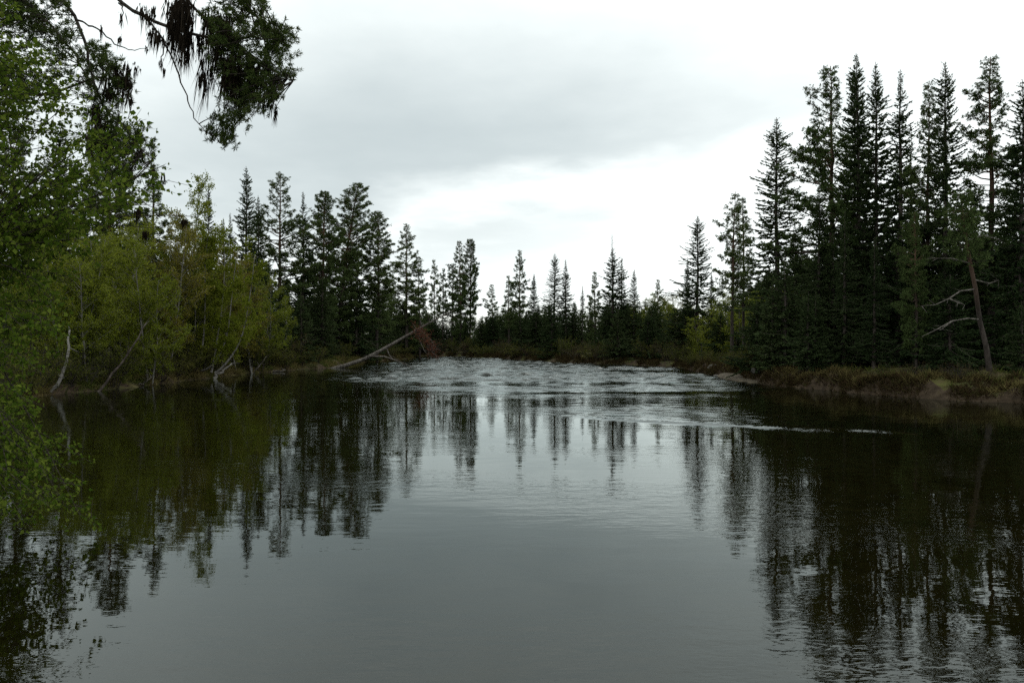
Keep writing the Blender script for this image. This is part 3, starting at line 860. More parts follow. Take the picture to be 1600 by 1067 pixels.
fill(46, (-44, -17, 40, 95), [S0, S2, S4, YSP[0], YSP[2]], 1, "dark spruce crowded in the forest behind the left bank birches", "spruces behind the birch thicket", "spruce_tree")
fill(18, (-30, -13, 56, 93), [YSP[0], YSP[1], YSP[2]], 2, "low young spruce under the left bank pines", "young spruces under the left pines", "spruce_tree", hmax=6, slack=(.5, 1))
fill(52, (13, 48, 30, 70), [S0, S2, S4, YSP[2]], 3, "dark spruce crowded in the forest behind the right bank stand", "spruces behind the right stand", "spruce_tree", inset=2.5)
fill(44, (12, 36, 30, 62), [YSP[0], YSP[1], YSP[2]], 4, "low young spruce in the dark undergrowth of the right bank", "young spruces under the right stand", "spruce_tree", hmax=5.5, slack=(.4, .9), inset=1.6, mind=1.2)
fill(100, (-16, 40, 66, 112), [YSP[0], YSP[1], YSP[2], S0], 5, "dark spruce in the low forest line along the far bank", "spruces along the far bank", "spruce_tree", mind=1.3, hmax=9, slack=(.78, 1.04), inset=.5, wid=1.35)
fill(46, (-18, 4, 98, 130), [YSP[0], YSP[1], YSP[2]], 9, "small spruce in the low green forest at the head of the bend", "small spruces at the head of the bend", "spruce_tree", mind=1.3, hmin=1.5, hmax=6, slack=(.75, 1), inset=.5, wid=1.3)
fill(50, (-40, 60, 104, 150), [S0, S2, P1, P5], 6, "distant conifer in the forest beyond the far bank", "distant conifers beyond the far bank", "conifer_tree", mind=2.2, hmax=12, slack=(.8, 1), wid=1.3)
fill(26, (-36, -17.3, 33, 60), [BIR[0], BIR[1], BIR[4]], 7, "young birch filling the back of the left bank thicket", "young birches in the thicket", "birch_tree", hmax=6.5, slack=(.68, .9), wid=1.0)
fill(16, (12, 30, 50, 92), [BIR[0], BIR[2], BIR[4]], 8, "young birch in the mixed low trees of the bend", "young birches at the bend", "birch_tree", hmax=6, slack=(.8, 1), wid=1.2)



def far_forest():
    """the wood that closes the view beyond the single trees: reads as one mass"""
    rng = np.random.default_rng(66); b = MB(); n = 0
    while n < 900:
        r, th = rng.uniform(118, 330), rng.uniform(-1.15, 1.15)
        x, y = r * math.sin(th), r * math.cos(th) - 8
        if y < 20 or river_sd(x, y)[0] < 3: continue
        px = 800 + x / y * F_PX
        h_ = min(CAM_H + (HOR - np.interp(px, SKY[:, 0], SKY[:, 1]) - 4) / F_PX * y, 15) * rng.uniform(.65, 1)
        if h_ < 3: continue
        z0 = gz(x, y); k = 80; t = rng.random(k) ** 1.2; az = rng.uniform(0, 6.28, k); rr = (1 - t) ** .8 * h_ * .14 * rng.uniform(.3, 1.1, k)
        p = np.column_stack([x + rr * np.cos(az), y + rr * np.sin(az), z0 + .2 + t * (h_ - .3)])
        d = nrm(np.column_stack([np.cos(az), np.sin(az), rng.uniform(-.7, .5, k)])); l = rng.uniform(.35, .8, k) * (1.15 - .8 * t)
        b.blades(p, d, rdir(rng, k), l, l * .5, .45)
        b.tube([(x, y, z0 - .2), (x, y, z0 + h_)], [.12, .02], 3, False); n += 1
    o = link("distant_forest", b.mesh("distant_forest", M['spruce'])); o["kind"] = "stuff"; o["label"] = "dark distant conifer forest closing the view behind the banks"


far_forest()

# ------------------------------------------------------------------ shrubs along the waterline
def shore_points(x0, x1, y0, y1, n, seed, off=(.4, 1.6)):
    rng = np.random.default_rng(seed); pts = []
    cand = RIV[(RIV[:, 0] > x0) & (RIV[:, 0] < x1) & (RIV[:, 1] > y0) & (RIV[:, 1] < y1)]
    for i in rng.permutation(len(cand)):
        for _ in range(12):
            p = cand[i] + rng.normal(size=2) * off[1]
            s = river_sd(*p)[0]
            if off[0] < s < off[1] and all(np.hypot(*(p - q)) > .9 for q in pts):
                pts.append(p); break
        if len(pts) >= n: break
    return pts


def shrubs(pts, kinds, seed, label, group, s=(.6, 1.1)):
    rng = np.random.default_rng(seed)
    for p in pts:
        k = rng.uniform(*s)
        plant("willow_shrub", kinds[rng.integers(len(kinds))], p[0], p[1], k * 1.15, k, rng.uniform(0, 6.28), label, "shrub", group, ("stems", "foliage"))


shrubs(shore_points(-20, -10, 28, 58, 34, 1, (.05, 1.3)), SHR, 1, "green willow shrub low under the left bank birches", "willows under the birches", (.75, 1.2))
shrubs(shore_points(-18, -10, 56, 96, 14, 2), SHR + RUS, 2, "olive willow shrub at the waterline under the left bank pines", "willows under the left pines", (.6, 1.1))
shrubs(shore_points(-12, 12, 66, 106, 30, 3, (.2, 1.8)), SHR + RUS, 3, "dark olive willow shrub lining the far bank", "willows along the far bank", (.7, 1.35))
shrubs(shore_points(10, 16, 38, 66, 14, 4, (.2, 1.6)), SHR, 4, "green willow shrub on the bank at the river bend", "willows at the bend", (.55, 1.0))
shrubs([(-16.4, 57.5), (-16.6, 60), (-17.5, 62)], RUS, 5, "russet budding shrub between the birch thicket and the pines", "russet shrubs", (1.1, 1.5))
shrubs([(13.7, 41.2)], [SHR[0]], 6, "rounded yellow-green willow bush on the sandbar end of the bank", None, (.9, .95))
shrubs(shore_points(13, 22, 27, 38, 7, 7, (.8, 2.2)), RUS, 7, "low russet shrub on the grassy right bank", "russet shrubs on the right bank", (.35, .55))


# ------------------------------------------------------------------ ground cover along the banks (uncountable)
def cover(name, label, mat, n, seed, box, srange, hgt, wid, spread=.7, clump=14):
    rng = np.random.default_rng(seed); b = MB()
    cand = RIV[(RIV[:, 0] > box[0]) & (RIV[:, 0] < box[1]) & (RIV[:, 1] > box[2]) & (RIV[:, 1] < box[3])]
    c = cand[rng.integers(len(cand), size=n * 4)] + rng.normal(size=(n * 4, 2)) * srange[1] * .8
    s = river_sd(c[:, 0], c[:, 1]); c = c[(s > srange[0]) & (s < srange[1]) & (fsum(c[:, 0], c[:, 1], 1.2, 4, 12, seed + 70) > -.25)][:n]
    hs = rng.uniform(.45, 1.2, len(c)) * hgt
    p = np.repeat(c, clump, 0) + rng.normal(size=(len(c) * clump, 2)) * .09
    z = ground(p[:, 0], p[:, 1]) - .03
    k = len(p); d = nrm(rng.normal(size=(k, 3)) * [spread, spread, .15] + [0, 0, 1])
    b.blades(np.column_stack([p, z]), d, rdir(rng, k), np.repeat(hs, clump) * rng.uniform(.5, 1.2, k), wid * rng.uniform(.6, 1.3, k), .3)
    o = link(name, b.mesh(name, M[mat])); o["kind"] = "stuff"; o["label"] = label; o["category"] = "ground cover"


cover("dry_grass", "straw-coloured dry grass tufts fringing the right bank", 'drygrass', 1500, 1, (11, 26, 24, 48), (.25, 1.5), .34, .022, .9)
cover("sedge", "green sedge and berry scrub on the right bank floor", 'greengrass', 1500, 2, (11, 30, 22, 60), (.5, 4.5), .30, .03, .9)
cover("heather", "reddish brown heather scrub on the right bank slope", 'heather', 1500, 3, (11, 26, 24, 50), (.03, 2.2), .30, .04, 1.0)
cover("heather", "dark heather and roots hanging over the cut edge of the right bank", 'heather', 1100, 8, (11, 30, 22, 50), (.0, .42), .26, .035, 1.3)
cover("dry_grass", "straw-coloured dry grass tufts fringing the left bank", 'drygrass', 1700, 4, (-20, -10, 28, 96), (.02, .8), .42, .024, .9)
cover("sedge", "green sedge under the left bank birches", 'greengrass', 2300, 5, (-21, -10, 22, 96), (.02, 3), .42, .034, .9)
cover("heather", "brown heather scrub lining the far bank", 'heather', 2000, 6, (-14, 15, 46, 108), (.01, 1.6), .5, .05, 1.0)
cover("sedge", "green sedge on the near bank by the camera", 'greengrass', 700, 7, (-9, 8, 2, 12), (.05, 2), .3, .012, .7)


# ------------------------------------------------------------------ fallen and dead wood
def fallen_tree():
    rng = np.random.default_rng(9)
    Y = 61.0; o0 = at(519, 575, Y); o0[2] = 0
    root = link("fallen_tree", None, None, tuple(o0)); tag(root, "bare grey fallen trunk slanting up out over the river from left bank", "fallen tree")
    P = lambda px, py, dY=0: at(px, py, Y + dY) - o0
    tr = np.array([P(508, 580), P(540, 571), P(572, 560, .3), P(605, 542, .6), P(640, 522, 1), P(670, 505, 1.3), P(690, 494, 1.6), P(712, 483, 2)])
    b = MB(); b.tube(tr, [.17, .155, .14, .12, .095, .07, .05, .02], 8, False); link("trunk", b.mesh("fallen_trunk", M['grey_wood'], True), root)
    for pts, r in (([(576, 557, .3), (600, 557, -.2), (618, 563, -.6), (634, 569, -.9), (643, 575, -1.1)], .075), ([(604, 544, .6), (609, 556, .2), (614, 561, -.4)], .06),
                   ([(660, 511, 1), (657, 503, .9), (656, 497, .8)], .04), ([(671, 505, 1.2), (670, 497, 1.1), (669, 491, 1)], .035), ([(697, 491, 1.8), (703, 500, 1.5), (712, 506, 1.2)], .03),
                   ([(690, 494, 1.6), (706, 492, 1.4), (721, 501, 1.0)], .035), ([(683, 500, 1.5), (686, 508, 1.2)], .03), ([(652, 517, 1.1), (656, 532, .7), (663, 548, .3), (667, 553, .1)], .045),
                   ([(590, 553, .4), (575, 556, -.4), (565, 561, -1)], .03), ([(655, 514, 1.1), (672, 530, .7), (683, 546, .3)], .03)):
        b = MB(); q = np.array([P(*p) for p in pts]); b.tube(q, np.linspace(r, r * .3, len(q)), 5, False)
        for _ in range(4):
            i = rng.integers(1, len(q)); d = nrm(rng.normal(size=3) + [.4, 0, -.2]) * rng.uniform(.2, .6)
            b.tube([q[i], q[i] + d * .6, q[i] + d + [0, 0, -.08]], [.02, .014, .006], 3, False)
        link("branch", b.mesh("fallen_branch", M['grey_wood'], True), root)
    fo, tw = MB(), MB(); cen = []
    for _ in range(120):
        t = rng.random(); p = P(649 + 34 * t + rng.normal() * 5, 512 + 38 * t + rng.normal() * 7, .8 - .5 * t + rng.normal() * .3)
        st = P(652 + 20 * t, 517 + 30 * t, .9 - .5 * t); tw.tube([st, p], [.012, .005], 3, False)
        for f in (.6, .8, 1): cen.append(st + (p - st) * f + rng.normal(size=3) * .08)
    tufts(fo, rng, np.array(cen), 5, .08, .2, .035, -.2)
    link("dead_twigs", tw.mesh("dead_twigs", M['grey_wood']), root)
    c = link("dead_foliage", fo.mesh("dead_foliage", M['deadneedle']), root); c["kind"] = "stuff"; c["label"] = "rust-red dead needles hanging from the trunk"


fallen_tree()


def stick(name, label, cat, pts, Y, r0, r1, mat='grey_wood', seed=0, twigs=3):
    rng = np.random.default_rng(seed); q = np.array([at(px, py, Y + dy) for px, py, dy in pts]); o0 = q[0].copy(); q = q - o0
    b = MB(); t0 = np.linspace(0, 1, len(q)); tt = np.linspace(0, 1, 9)
    qq = np.stack([np.interp(tt, t0, q[:, i]) for i in range(3)], -1); qq[1:-1] += rng.normal(size=(7, 3)) * r0 * .5
    b.tube(qq, np.linspace(r0, r1, 9), 6, False)
    for _ in range(twigs):
        i = rng.integers(3, 9); d = nrm(rng.normal(size=3) + [0, 0, .3]) * rng.uniform(.2, .6); b.tube([qq[i], qq[i] + d], [r1 * .8, r1 * .3], 3, False)
    o = link(name, b.mesh(name, M[mat], True), None, tuple(o0)); tag(o, label, cat)


stick("dead_branch", "grey dead branch sloping into water below the last birches", "branch", [(393, 586, 0), (405, 572, .3), (417, 556, .6)], 51.5, .07, .02, seed=1)
stick("dead_birch", "slanting dead birch stem rising from the waterline under the thicket", "dead trunk", [(153, 613, 0), (185, 575, .6), (212, 535, 1.2), (228, 505, 1.8)], 33.6, .06, .02, 'spruce_bark', 2, 6)
stick("bent_birch_stem", "short pale bent birch stem dipping into the water beside swept clump", "stem", [(335, 591, -.3), (339, 584, 0), (350, 577, .4), (362, 568, .9)], 44.6, .10, .04, 'birch_bark', 3, 2)
stick("bent_birch_stem", "thick pale birch stem bowed over the waterline behind near birch leaves", "stem", [(74, 620, -.2), (90, 602, .1), (101, 575, .4), (106, 545, .7), (109, 515, 1.0)], 31.9, .085, .035, 'birch_bark', 4, 4)
stick("driftwood", "tangled grey driftwood stick lying along the left waterline", "driftwood", [(205, 603, 0), (222, 599, .2), (236, 590, .3)], 37.6, .06, .02, 'grey_wood', 5, 6)
stick("driftwood", "thin grey stick lying flat at the foot of the far bank bend", "driftwood", [(1010, 571.5, 0), (1020, 568.5, .1), (1028, 565.5, .2)], 66, .05, .02, 'grey_wood', 6, 2)
stick("driftwood", "pale log lying low along the left bank below dry grass", "driftwood", [(405, 581, 0), (425, 580, .2), (446, 578, .5)], 53.4, .07, .04, 'grey_wood', 7, 2)
stick("dead_branch", "grey forked dead branch leaning from the dark bank corner", "branch", [(1238, 578, 0), (1243, 560, 0), (1240, 545, .1)], 38.8, .04, .015, 'grey_wood', 8, 7)


# ------------------------------------------------------------------ sandbar and boulders
def rock(name, label, cat, x, y, sx, sy, sz, seed, mat, group=None):
    import bmesh
    bm = bmesh.new(); bmesh.ops.create_icosphere(bm, subdivisions=3, radius=1)
    rng = np.random.default_rng(seed); dirs = rdir(rng, 9); ph = rng.uniform(0, 6, 9)
    for v in bm.verts:
        p = np.array(v.co); k = 1 + .10 * sum(math.sin(3 * float(p @ d) + f) for d, f in zip(dirs, ph)) / 2
        v.co = (p[0] * sx * k, p[1] * sy * k, max(p[2], -.5) * sz * k)
    me = bpy.data.meshes.new(name); bm.to_mesh(me); bm.free(); me.materials.append(mat)
    me.polygons.foreach_set("use_smooth", np.ones(len(me.polygons), bool))
    o = link(name, me, None, (x, y, max(gz(x, y), -.05))); tag(o, label, cat, group); return o


M['rock'] = bark_mat("rock", (.06, .056, .05), (.17, .16, .145), 5, 1)
M['sand'] = bark_mat("sand_and_gravel", (.05, .040, .027), (.10, .084, .058), 4, 1)
p = onwater(1113, 583); rock("boulder", "pale grey boulder at the upstream end of the sandbar", "boulder", p[0] + .25, p[1] + .2, .42, .34, .24, 1, M['rock'])
bar = rock("sandbar", "low pale sandbar of gravel at the bank corner", "sandbar", 12.75, 45.5, .9, 5.2, .22, 2, M['sand']); bar["kind"] = "structure"; del bar["category"]
bar.location.z = -.02; bar.rotation_euler.z = -.06
rng = np.random.default_rng(6)
for i in range(10):
    x, y = 12.6 + rng.normal() * .35, rng.uniform(41.5, 50)
    s = rng.uniform(.10, .24); rock("stone", "small grey stone lying on the sandbar", "stone", x, y, s * 1.3, s, s * .8, 30 + i, M['rock'], "stones on the sandbar")


# ------------------------------------------------------------------ near birch at the left edge, hanging over the water
def near_birch():
    rng = np.random.default_rng(808)
    bx, by = -7.9, 8.9; org = np.array([bx, by, gz(bx, by)])
    root = link("birch_tree", None, None, tuple(org)); tag(root, "near birch with fresh green leaves hanging over the water beside the camera", "tree")
    lim = np.array([(-120, -60), (0, 20), (60, 45), (150, 140), (190, 225), (235, 255), (300, 270), (330, 245), (365, 150), (420, 118), (500, 98), (560, 84), (620, 66), (680, 62), (730, 78),
                    (770, 100), (805, 92), (838, 45), (868, 20)], float)
    stems = []
    for (dx, dy, hx, hy, hz, r) in ((0, 0, .55, -.1, 7.6, .085), (.15, .2, 1.5, .4, 6.2, .06), (-.1, -.3, 1.9, -.9, 4.6, .05), (.2, -.1, 2.0, -.5, 2.6, .04), (-.3, .3, -.9, .8, 6.8, .07)):
        p0 = np.array([dx, dy, -.2]); p2 = np.array([dx + hx, dy + hy, hz]); p1 = p0 * .5 + p2 * .5 + np.array([-.15 * hx, 0, .12 * hz])
        st = curve_pts(p0, p1, p2, 12) + np.cumsum(rng.normal(size=(12, 3)) * .02, 0)
        b = MB(); b.tube(st, np.linspace(r, .012, 12), 7, False); link("stem", b.mesh("near_stem", M['birch_bark'], True), root); stems.append(st)
    allst = np.concatenate(stems[:4])
    tw, LP, LD = MB(), [], []
    n = 0
    while n < 560:
        py = rng.uniform(-120, 868); xm = np.interp(py, lim[:, 0], lim[:, 1])
        px = xm - (xm + 330) * rng.random() ** 1.5
        D = rng.uniform(7.0, 10.2)
        if n < 20: px, py, D = 50 + 108 * rng.random() ** 1.4, rng.uniform(700, 815), rng.uniform(7.0, 9.4)
        if 365 < py < 700 and px > xm - 15 and rng.random() < .4: continue
        tgt = at(px, py, D) - org
        if tgt[2] + org[2] < .12: continue
        # leave the stem nearest to a point lower and further left
        want = tgt + np.array([-.9, 0, -.55 if py < 640 else .5])
        dd = np.linalg.norm((allst - want) * [1, 1, 1.3], axis=1); i = int(np.argmin(dd + rng.uniform(0, .5, len(dd)))); s = allst[i]
        mid = (s + tgt) / 2 + np.array([0, 0, rng.uniform(.05, .35)]) + rng.normal(size=3) * .08
        br = curve_pts(s, mid, tgt, 8); Lb = np.linalg.norm(tgt - s)
        if Lb > 3.6: continue
        tw.tube(br, np.linspace(.004 + .0032 * Lb, .002, 8), 3, False); n += 1
        for _ in range(int(7 + Lb * 6)):
            s0 = rng.uniform(.35, 1.0) if Lb > .8 else rng.uniform(.2, 1)
            pp = np.array([np.interp(s0, np.linspace(0, 1, 8), br[:, k]) for k in range(3)])
            d = nrm(nrm(tgt - s) * rng.uniform(.1, 1) + rng.normal(size=3) * .55 + [0, 0, -.05]); l = rng.uniform(.08, .26)
            tw.tube([pp, pp + d * l], [.0028, .0014], 3, False)
            m = int(rng.integers(4, 9)); f = rng.uniform(.15, 1.05, (m, 1))
            LP.append(pp + d * l * f + rng.normal(size=(m, 3)) * .018); LD.append(nrm(rng.normal(size=(m, 3)) + d * .4 + [0, 0, -.35]))
    link("branchlets", tw.mesh("near_branchlets", M['twig_bark'], True), root)
    P, D = np.concatenate(LP), np.concatenate(LD); m = len(P); ll = rng.uniform(.032, .060, m)
    # each leaf folded a little along its midrib: two blades
    fo = MB(); s = nrm(np.cross(D, rdir(rng, m))); nn = np.cross(D, s); w_ = (ll * .40)[:, None]; L_ = ll[:, None]
    v = np.stack([P, P + D * L_ * .35 + s * w_ + nn * w_ * .35, P + D * L_, P + D * L_ * .35 - s * w_ + nn * w_ * .35], 1).reshape(-1, 3)
    fo.add(v, np.arange(m * 4).reshape(-1, 4))
    c = link("crown", fo.mesh("near_crown", M['birch_near']), root); c["kind"] = "stuff"
    # dark beard lichen hanging from thin twigs
    for px, py, l in ((218, 325, .22), (227, 362, .13), (288, 343, .14)):
        b = MB(); p = at(px, py, 8.4) - org; k = 40
        b.blades(p + rng.normal(size=(k, 3)) * [.016, .016, .008], nrm(rng.normal(size=(k, 3)) * .10 + [-.12, 0, -1]), rdir(rng, k), rng.uniform(.4, 1, k) * l, .012, .25)
        link("lichen_tuft", b.mesh("lichen_tuft", M['lichen']), root)
        i = int(np.argmin(np.linalg.norm(allst - p, axis=1))); t2 = MB(); t2.tube(curve_pts(allst[i], (allst[i] + p) / 2 + [0, 0, .3], p + [.12, 0, .03], 8), np.linspace(.012, .003, 8), 4, False)
        link("twig", t2.mesh("lichen_twig", M['twig_bark'], True), root)


near_birch()


# ------------------------------------------------------------------ near pine: limbs hung with beard lichen reach in from the upper left
def in_poly(px, py, poly):
    ins = False
    for (ax, ay), (bx, by) in zip(poly, poly[1:] + poly[:1]):
        if (ay > py) != (by > py) and px < ax + (py - ay) / (by - ay) * (bx - ax): ins = not ins
    return ins


def near_pine():
    rng = np.random.default_rng(909)
    bx, by = -10.2, 12.6; org = np.array([bx, by, gz(bx, by)])
    root = link("pine_tree", None, None, tuple(org)); tag(root, "near old pine with drooping limbs heavily hung with black beard lichen", "tree")
    P = lambda px, py, Y: at(px, py, Y) - org
    tz = np.linspace(-.3, 15, 12); tp = np.column_stack([.03 * tz + np.cumsum(rng.normal(size=12) * .05), np.cumsum(rng.normal(size=12) * .05), tz])
    b = MB(); b.tube(tp, .27 * (1 - np.clip(tz, 0, 15) / 15.5) ** .7 + .02, 10, False); link("trunk", b.mesh("near_pine_trunk", M['pine_bark'], True), root)
    tx = lambda z: np.array([np.interp(z, tz, tp[:, 0]), np.interp(z, tz, tp[:, 1]), z])
    limbs = []

    def limb(pts, r, mat='twig_bark', n=22):
        q = np.array(pts); t0 = np.linspace(0, 1, len(q)); tt = np.linspace(0, 1, n); qq = np.stack([np.interp(tt, t0, q[:, i]) for i in range(3)], -1)
        qq[1:-1] = (qq[:-2] + 2 * qq[1:-1] + qq[2:]) / 4; qq[1:-1] += rng.normal(size=(n - 2, 3)) * .012
        b = MB(); b.tube(qq, np.linspace(r, r * .22, n), 6, False); link("limb", b.mesh("near_limb", M[mat], True), root); limbs.append(qq); return qq
    l1 = limb([tx(9.2), P(60, -130, 12.2), P(150, -40, 11.7), P(190, 8, 11.4), P(230, 30, 11.2), P(300, 55, 11.0), P(350, 62, 10.9), P(400, 62, 10.8), P(442, 60, 10.7)], .040)
    l2 = limb([P(228, 30, 11.2), P(258, 62, 11.1), P(280, 120, 11.0), P(292, 155, 11.0), P(305, 188, 10.9), P(325, 208, 10.9), P(350, 228, 10.8)], .015)
    l3 = limb([tx(10.2), P(150, -170, 12.0), P(250, -60, 11.5), P(295, 8, 11.2), P(330, 38, 11.1), P(365, 64, 11.0), P(395, 88, 10.9), P(430, 112, 10.8), P(458, 128, 10.7)], .032)
    l4 = limb([tx(8.6), P(40, -80, 11.8), P(108, 10, 11.3), P(132, 60, 11.2), P(145, 115, 11.1), P(158, 165, 11.0), P(200, 205, 10.9), P(240, 250, 10.8)], .032)
    l5 = limb([tx(7.8), P(10, -20, 11.6), P(70, 30, 11.4), P(118, 85, 11.3), P(140, 130, 11.2), P(175, 190, 11.0)], .028)
    l6 = limb([tx(10.8), P(200, -200, 11.8), P(300, -90, 11.4), P(370, -20, 11.2), P(400, 30, 11.0), P(432, 50, 10.9)], .04)
    l7 = limb([P(120, 32, 11.2), P(155, 45, 11.0), P(180, 70, 10.9), P(205, 80, 10.8), P(230, 78, 10.7)], .014)
    l9 = limb([P(186, 6, 11.4), P(196, 12, 11), P(192, 22, 10.8), P(186, 40, 10.8)], .012, n=8)
    l10 = limb([P(255, 60, 11.1), P(256, 80, 10.9), P(252, 95, 10.8), P(260, 112, 10.8)], .012, n=8)
    l11 = limb([P(400, 92, 10.9), P(412, 130, 10.8), P(425, 160, 10.8), P(438, 172, 10.8)], .012, n=8)
    l8 = limb([tx(6.8), P(-60, 120, 11.8), P(20, 150, 11.5), P(90, 145, 11.3), P(150, 120, 11.1), P(200, 130, 11.0)], .035)
    tw, fo = MB(), MB(); cen, od = [], []

    def mass(poly, k, y0, y1, srcs, tl=5):
        xs = [q[0] for q in poly]; ys = [q[1] for q in poly]; src = np.concatenate(srcs); got = 0
        while got < k:
            px, py = rng.uniform(min(xs), max(xs)), rng.uniform(min(ys), max(ys))
            if not in_poly(px, py, poly): continue
            e = P(px, py, rng.uniform(y0, y1)); dd = np.linalg.norm(src - e - [.15, 0, 0], axis=1); s = src[int(np.argmin(dd + rng.uniform(0, .25, len(dd))))]
            mid = (s + e) / 2 + np.array([0, 0, rng.uniform(-.1, .1)]); br = curve_pts(s, mid, e, 5)
            tw.tube(br, np.linspace(.009, .003, 5), 3, False); d = nrm(e - s)
            for f in np.linspace(.45, 1.0, tl):
                cen.append(np.array([np.interp(f, np.linspace(0, 1, 5), br[:, i]) for i in range(3)]) + rng.normal(size=3) * .045); od.append(d)
            got += 1
    A = [(318, -60), (395, -60), (425, 30), (440, 45), (458, 55), (455, 85), (440, 95), (470, 118), (462, 128), (450, 150), (420, 158), (400, 170), (385, 190), (380, 200), (345, 185), (330, 120), (322, 50)]
    mass(A, 250, 10.3, 11.6, [l1, l3, l6])
    mass([(430, 45), (462, 50), (455, 85), (425, 80)], 14, 10.5, 11, [l1])
    mass([(335, 180), (385, 180), (375, 215), (350, 232), (315, 215)], 22, 10.6, 11.1, [l2], 5)
    mass([(405, 160), (440, 165), (436, 178), (410, 172)], 4, 10.6, 11, [l3], 4)
    mass([(120, 70), (170, 65), (200, 110), (216, 135), (205, 150), (180, 165), (195, 200), (245, 210), (238, 235), (200, 300), (170, 330), (140, 260), (130, 180)], 130, 10.5, 11.6, [l4, l5, l8])
    mass([(-60, -80), (90, -80), (110, 20), (125, 90), (60, 160), (-60, 160)], 300, 10.8, 12.2, [l4, l5, l8, l1])
    mass([(-200, 140), (40, 150), (30, 260), (-200, 260)], 40, 11, 12.4, [l8])
    cen_, od_ = np.array(cen), np.array(od)
    per = 26; q = np.repeat(cen_, per, 0); sh = nrm(np.repeat(od_ + rng.normal(size=od_.shape) * .35 + [0, 0, .25], per, 0))
    fo.blades(q + sh * rng.uniform(0, .075, (len(q), 1)), nrm(sh * rng.uniform(.3, 1.1, (len(q), 1)) + rdir(rng, len(q)) * .9), rdir(rng, len(q)), rng.uniform(.042, .074, len(q)), .0105, .4)
    # higher crown of the same pine above the picture
    for _ in range(90):
        z = rng.uniform(9.5, 15); az = rng.uniform(0, 6.28); l = rng.uniform(.6, 2.0) * (1.1 - (z - 9.5) / 7); d = np.array([math.cos(az), math.sin(az), rng.uniform(0, .5)])
        tw.tube([tx(z), tx(z) + d * l], [.03, .008], 4, False)
        cc = tx(z) + d * l * rng.uniform(.4, 1.05, (16, 1)) + rng.normal(size=(16, 3)) * .12
        tufts(fo, rng, cc, 9, .05, .10, .02, .3)
    link("twigs", tw.mesh("near_pine_twigs", M['twig_bark']), root)["kind"] = "stuff"
    c = link("crown", fo.mesh("near_pine_crown", M['pine_near']), root); c["kind"] = "stuff"

    def beard(p, l, k, wsp):
        b = MB(); q = p + rng.normal(size=(k, 3)) * [wsp, wsp, .03]
        d = nrm(rng.normal(size=(k, 3)) * .12 + [-.06, 0, -1]); L_ = rng.uniform(.15, 1, k) ** 1.3 * l
        b.blades(q, d, rdir(rng, k), L_, rng.uniform(.010, .024, k), .3)
        nb = k // 2
        b.blades(q[:nb] + d[:nb] * (L_[:nb] * .4)[:, None], nrm(d[:nb] + rng.normal(size=(nb, 3)) * .16), rdir(rng, nb), L_[:nb] * .55, .010, .3)
        link("lichen_tuft", b.mesh("beard_lichen", M['lichen']), root)
    for poly, k, l0, l1_ in (([(262, 0), (305, -10), (300, 60), (285, 110), (268, 50)], 46, .15, .8), ([(318, 10), (360, 10), (380, 90), (370, 140), (320, 130), (312, 60)], 50, .15, .75),
                             ([(345, 90), (410, 100), (395, 150), (350, 160)], 24, .12, .5), ([(170, 85), (215, 105), (200, 150), (150, 140)], 16, .2, .45), ([(140, 160), (185, 175), (180, 215), (140, 230)], 18, .3, .55),
                             ([(400, 90), (440, 110), (425, 145), (400, 150)], 10, .2, .4), ([(225, -10), (245, 0), (236, 25), (222, 18)], 4, .25, .4), ([(240, 38), (262, 62), (252, 70), (238, 50)], 5, .2, .35)):
        xs = [q[0] for q in poly]; ys = [q[1] for q in poly]; got = 0
        while got < k:
            px, py = rng.uniform(min(xs), max(xs)), rng.uniform(min(ys), max(ys))
            if in_poly(px, py, poly): beard(P(px, py, rng.uniform(10.6, 11.3)), rng.uniform(l0, l1_), int(rng.integers(14, 28)), .035); got += 1
    for px, py, l in ((188, 58, .25), (158, 44, .2), (190, 22, .22), (252, 95, .2), (258, 110, .16), (425, 162, .26), (432, 168, .3), (413, 160, .22), (240, 262, .25), (255, 275, .2), (205, 155, .22), (230, 75, .12)):
        beard(P(px, py, 10.8), l, 16, .012)


near_pine()


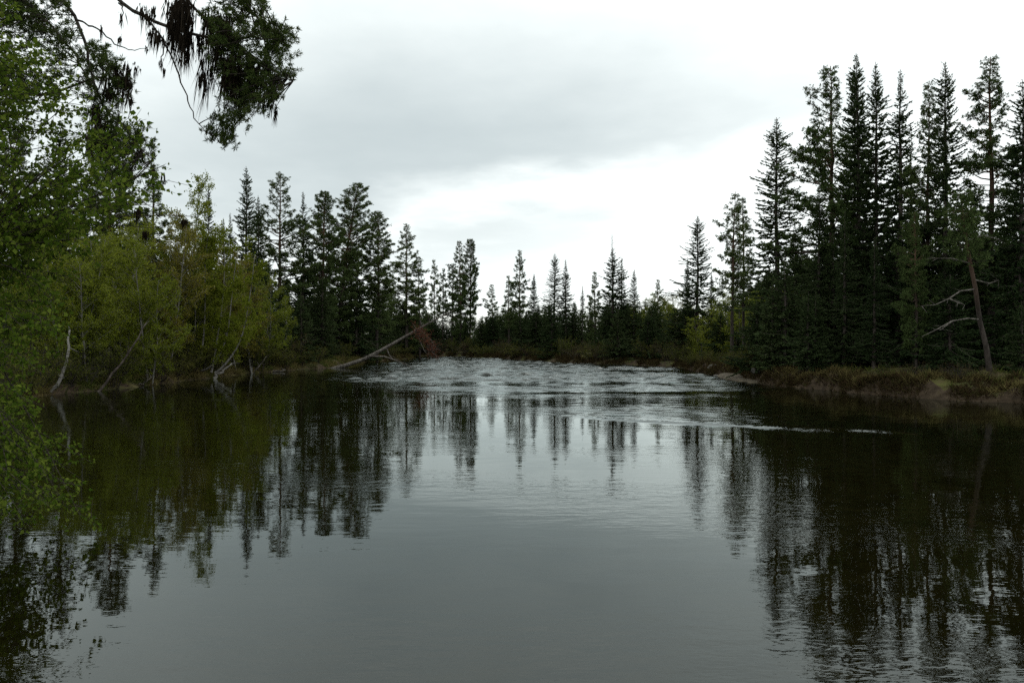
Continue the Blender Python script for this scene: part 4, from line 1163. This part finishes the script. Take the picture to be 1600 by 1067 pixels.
# ------------------------------------------------------------------ tell the look-alikes apart by the marked thing each one stands nearest to
REFS = [(1213, 46, "open spired spruce"), (1298, 42, "one-sided airy pine"), (1346, 43, "tallest right bank spruce"), (1405, 40, "narrow ragged spruce"), (1449, 38, "slender greyish pine"),
        (1478, 37, "tall clumped spruce"), (1549, 36, "tall broad-crowned pine"), (1594, 34, "broad black-green spruce"), (1365, 36, "drooping half-height spruce"), (1548, 30.5, "leaning pine with bare branches"),
        (1145, 53, "twin sparse pines"), (1090, 67, "lone ragged spruce"), (1028, 77, "small pale-stemmed pine"), (957, 77, "spruce with dead spike"), (930, 80, "orange-stemmed pine"),
        (875, 85, "close pair of thin spruces"), (834, 90, "evenly conical spruce"), (812, 93, "feathery pine"), (770, 106, "short broad pine"), (720, 105, "tight pine clump"), (685, 109, "thin pines above fallen trunk"),
        (635, 91, "pine with top knot"), (560, 77, "big leaning pine"), (505, 70, "round-headed pine"), (437, 66, "bare-trunked layered pine"), (383, 61, "sharp tall spruce"), (326, 52, "slim spruce in the thicket"),
        (303, 44.5, "swept white birch clump"), (210, 37, "slanting dead stem"), (108, 34, "bowed pale birch stem"), (175, 46, "large dark pine behind the birches"), (1113, 50, "sandbar boulder"), (520, 61, "root of the fallen trunk")]
KINDS_OF = {"spruces behind the birch thicket": "crowded spruce", "young spruces under the left pines": "low young spruce", "spruces behind the right stand": "crowded dark spruce",
            "young spruces under the right stand": "undergrowth spruce", "spruces along the far bank": "far bank spruce", "distant conifers beyond the far bank": "distant conifer",
            "young birches in the thicket": "young thicket birch", "young birches at the bend": "young birch", "small spruces at the head of the bend": "small far spruce", "birches at the river bend": "yellow-green birch",
            "willows under the birches": "green willow", "willows under the left pines": "olive willow", "willows along the far bank": "dark olive willow", "willows at the bend": "green bank willow",
            "russet shrubs": "russet budding shrub", "russet shrubs on the right bank": "low russet shrub", "stones on the sandbar": "grey stone"}
RANK = ["tallest", "second tallest", "third tallest", "fourth tallest", "fifth tallest", "sixth tallest", "seventh tallest", "eighth tallest", "ninth tallest", "tenth tallest"]
buckets = {}
for o in list(C.objects):
    if o.parent is None and o.get("group") in KINDS_OF and o["group"] != "stones on the sandbar":
        x, y = o.location.x, o.location.y
        ref = min(REFS, key=lambda r: ((r[0] - 800) / F_PX * r[1] - x) ** 2 + (r[1] - y) ** 2)[2]
        buckets.setdefault((o["group"], ref), []).append(o)
for (grp, ref), items in buckets.items():
    kind = KINDS_OF[grp]
    items.sort(key=lambda o: -o.scale.z * (HGT.get(o.children[1].data.name, 1.0)))
    for i, o in enumerate(items):
        plural = kind + ("es" if kind.endswith("birch") else "s")
        o["label"] = f"{kind} standing nearest the {ref}" if len(items) == 1 else f"{RANK[i]} of the {plural} nearest the {ref}" if i < 10 else f"one of the lowest {plural} nearest the {ref}"
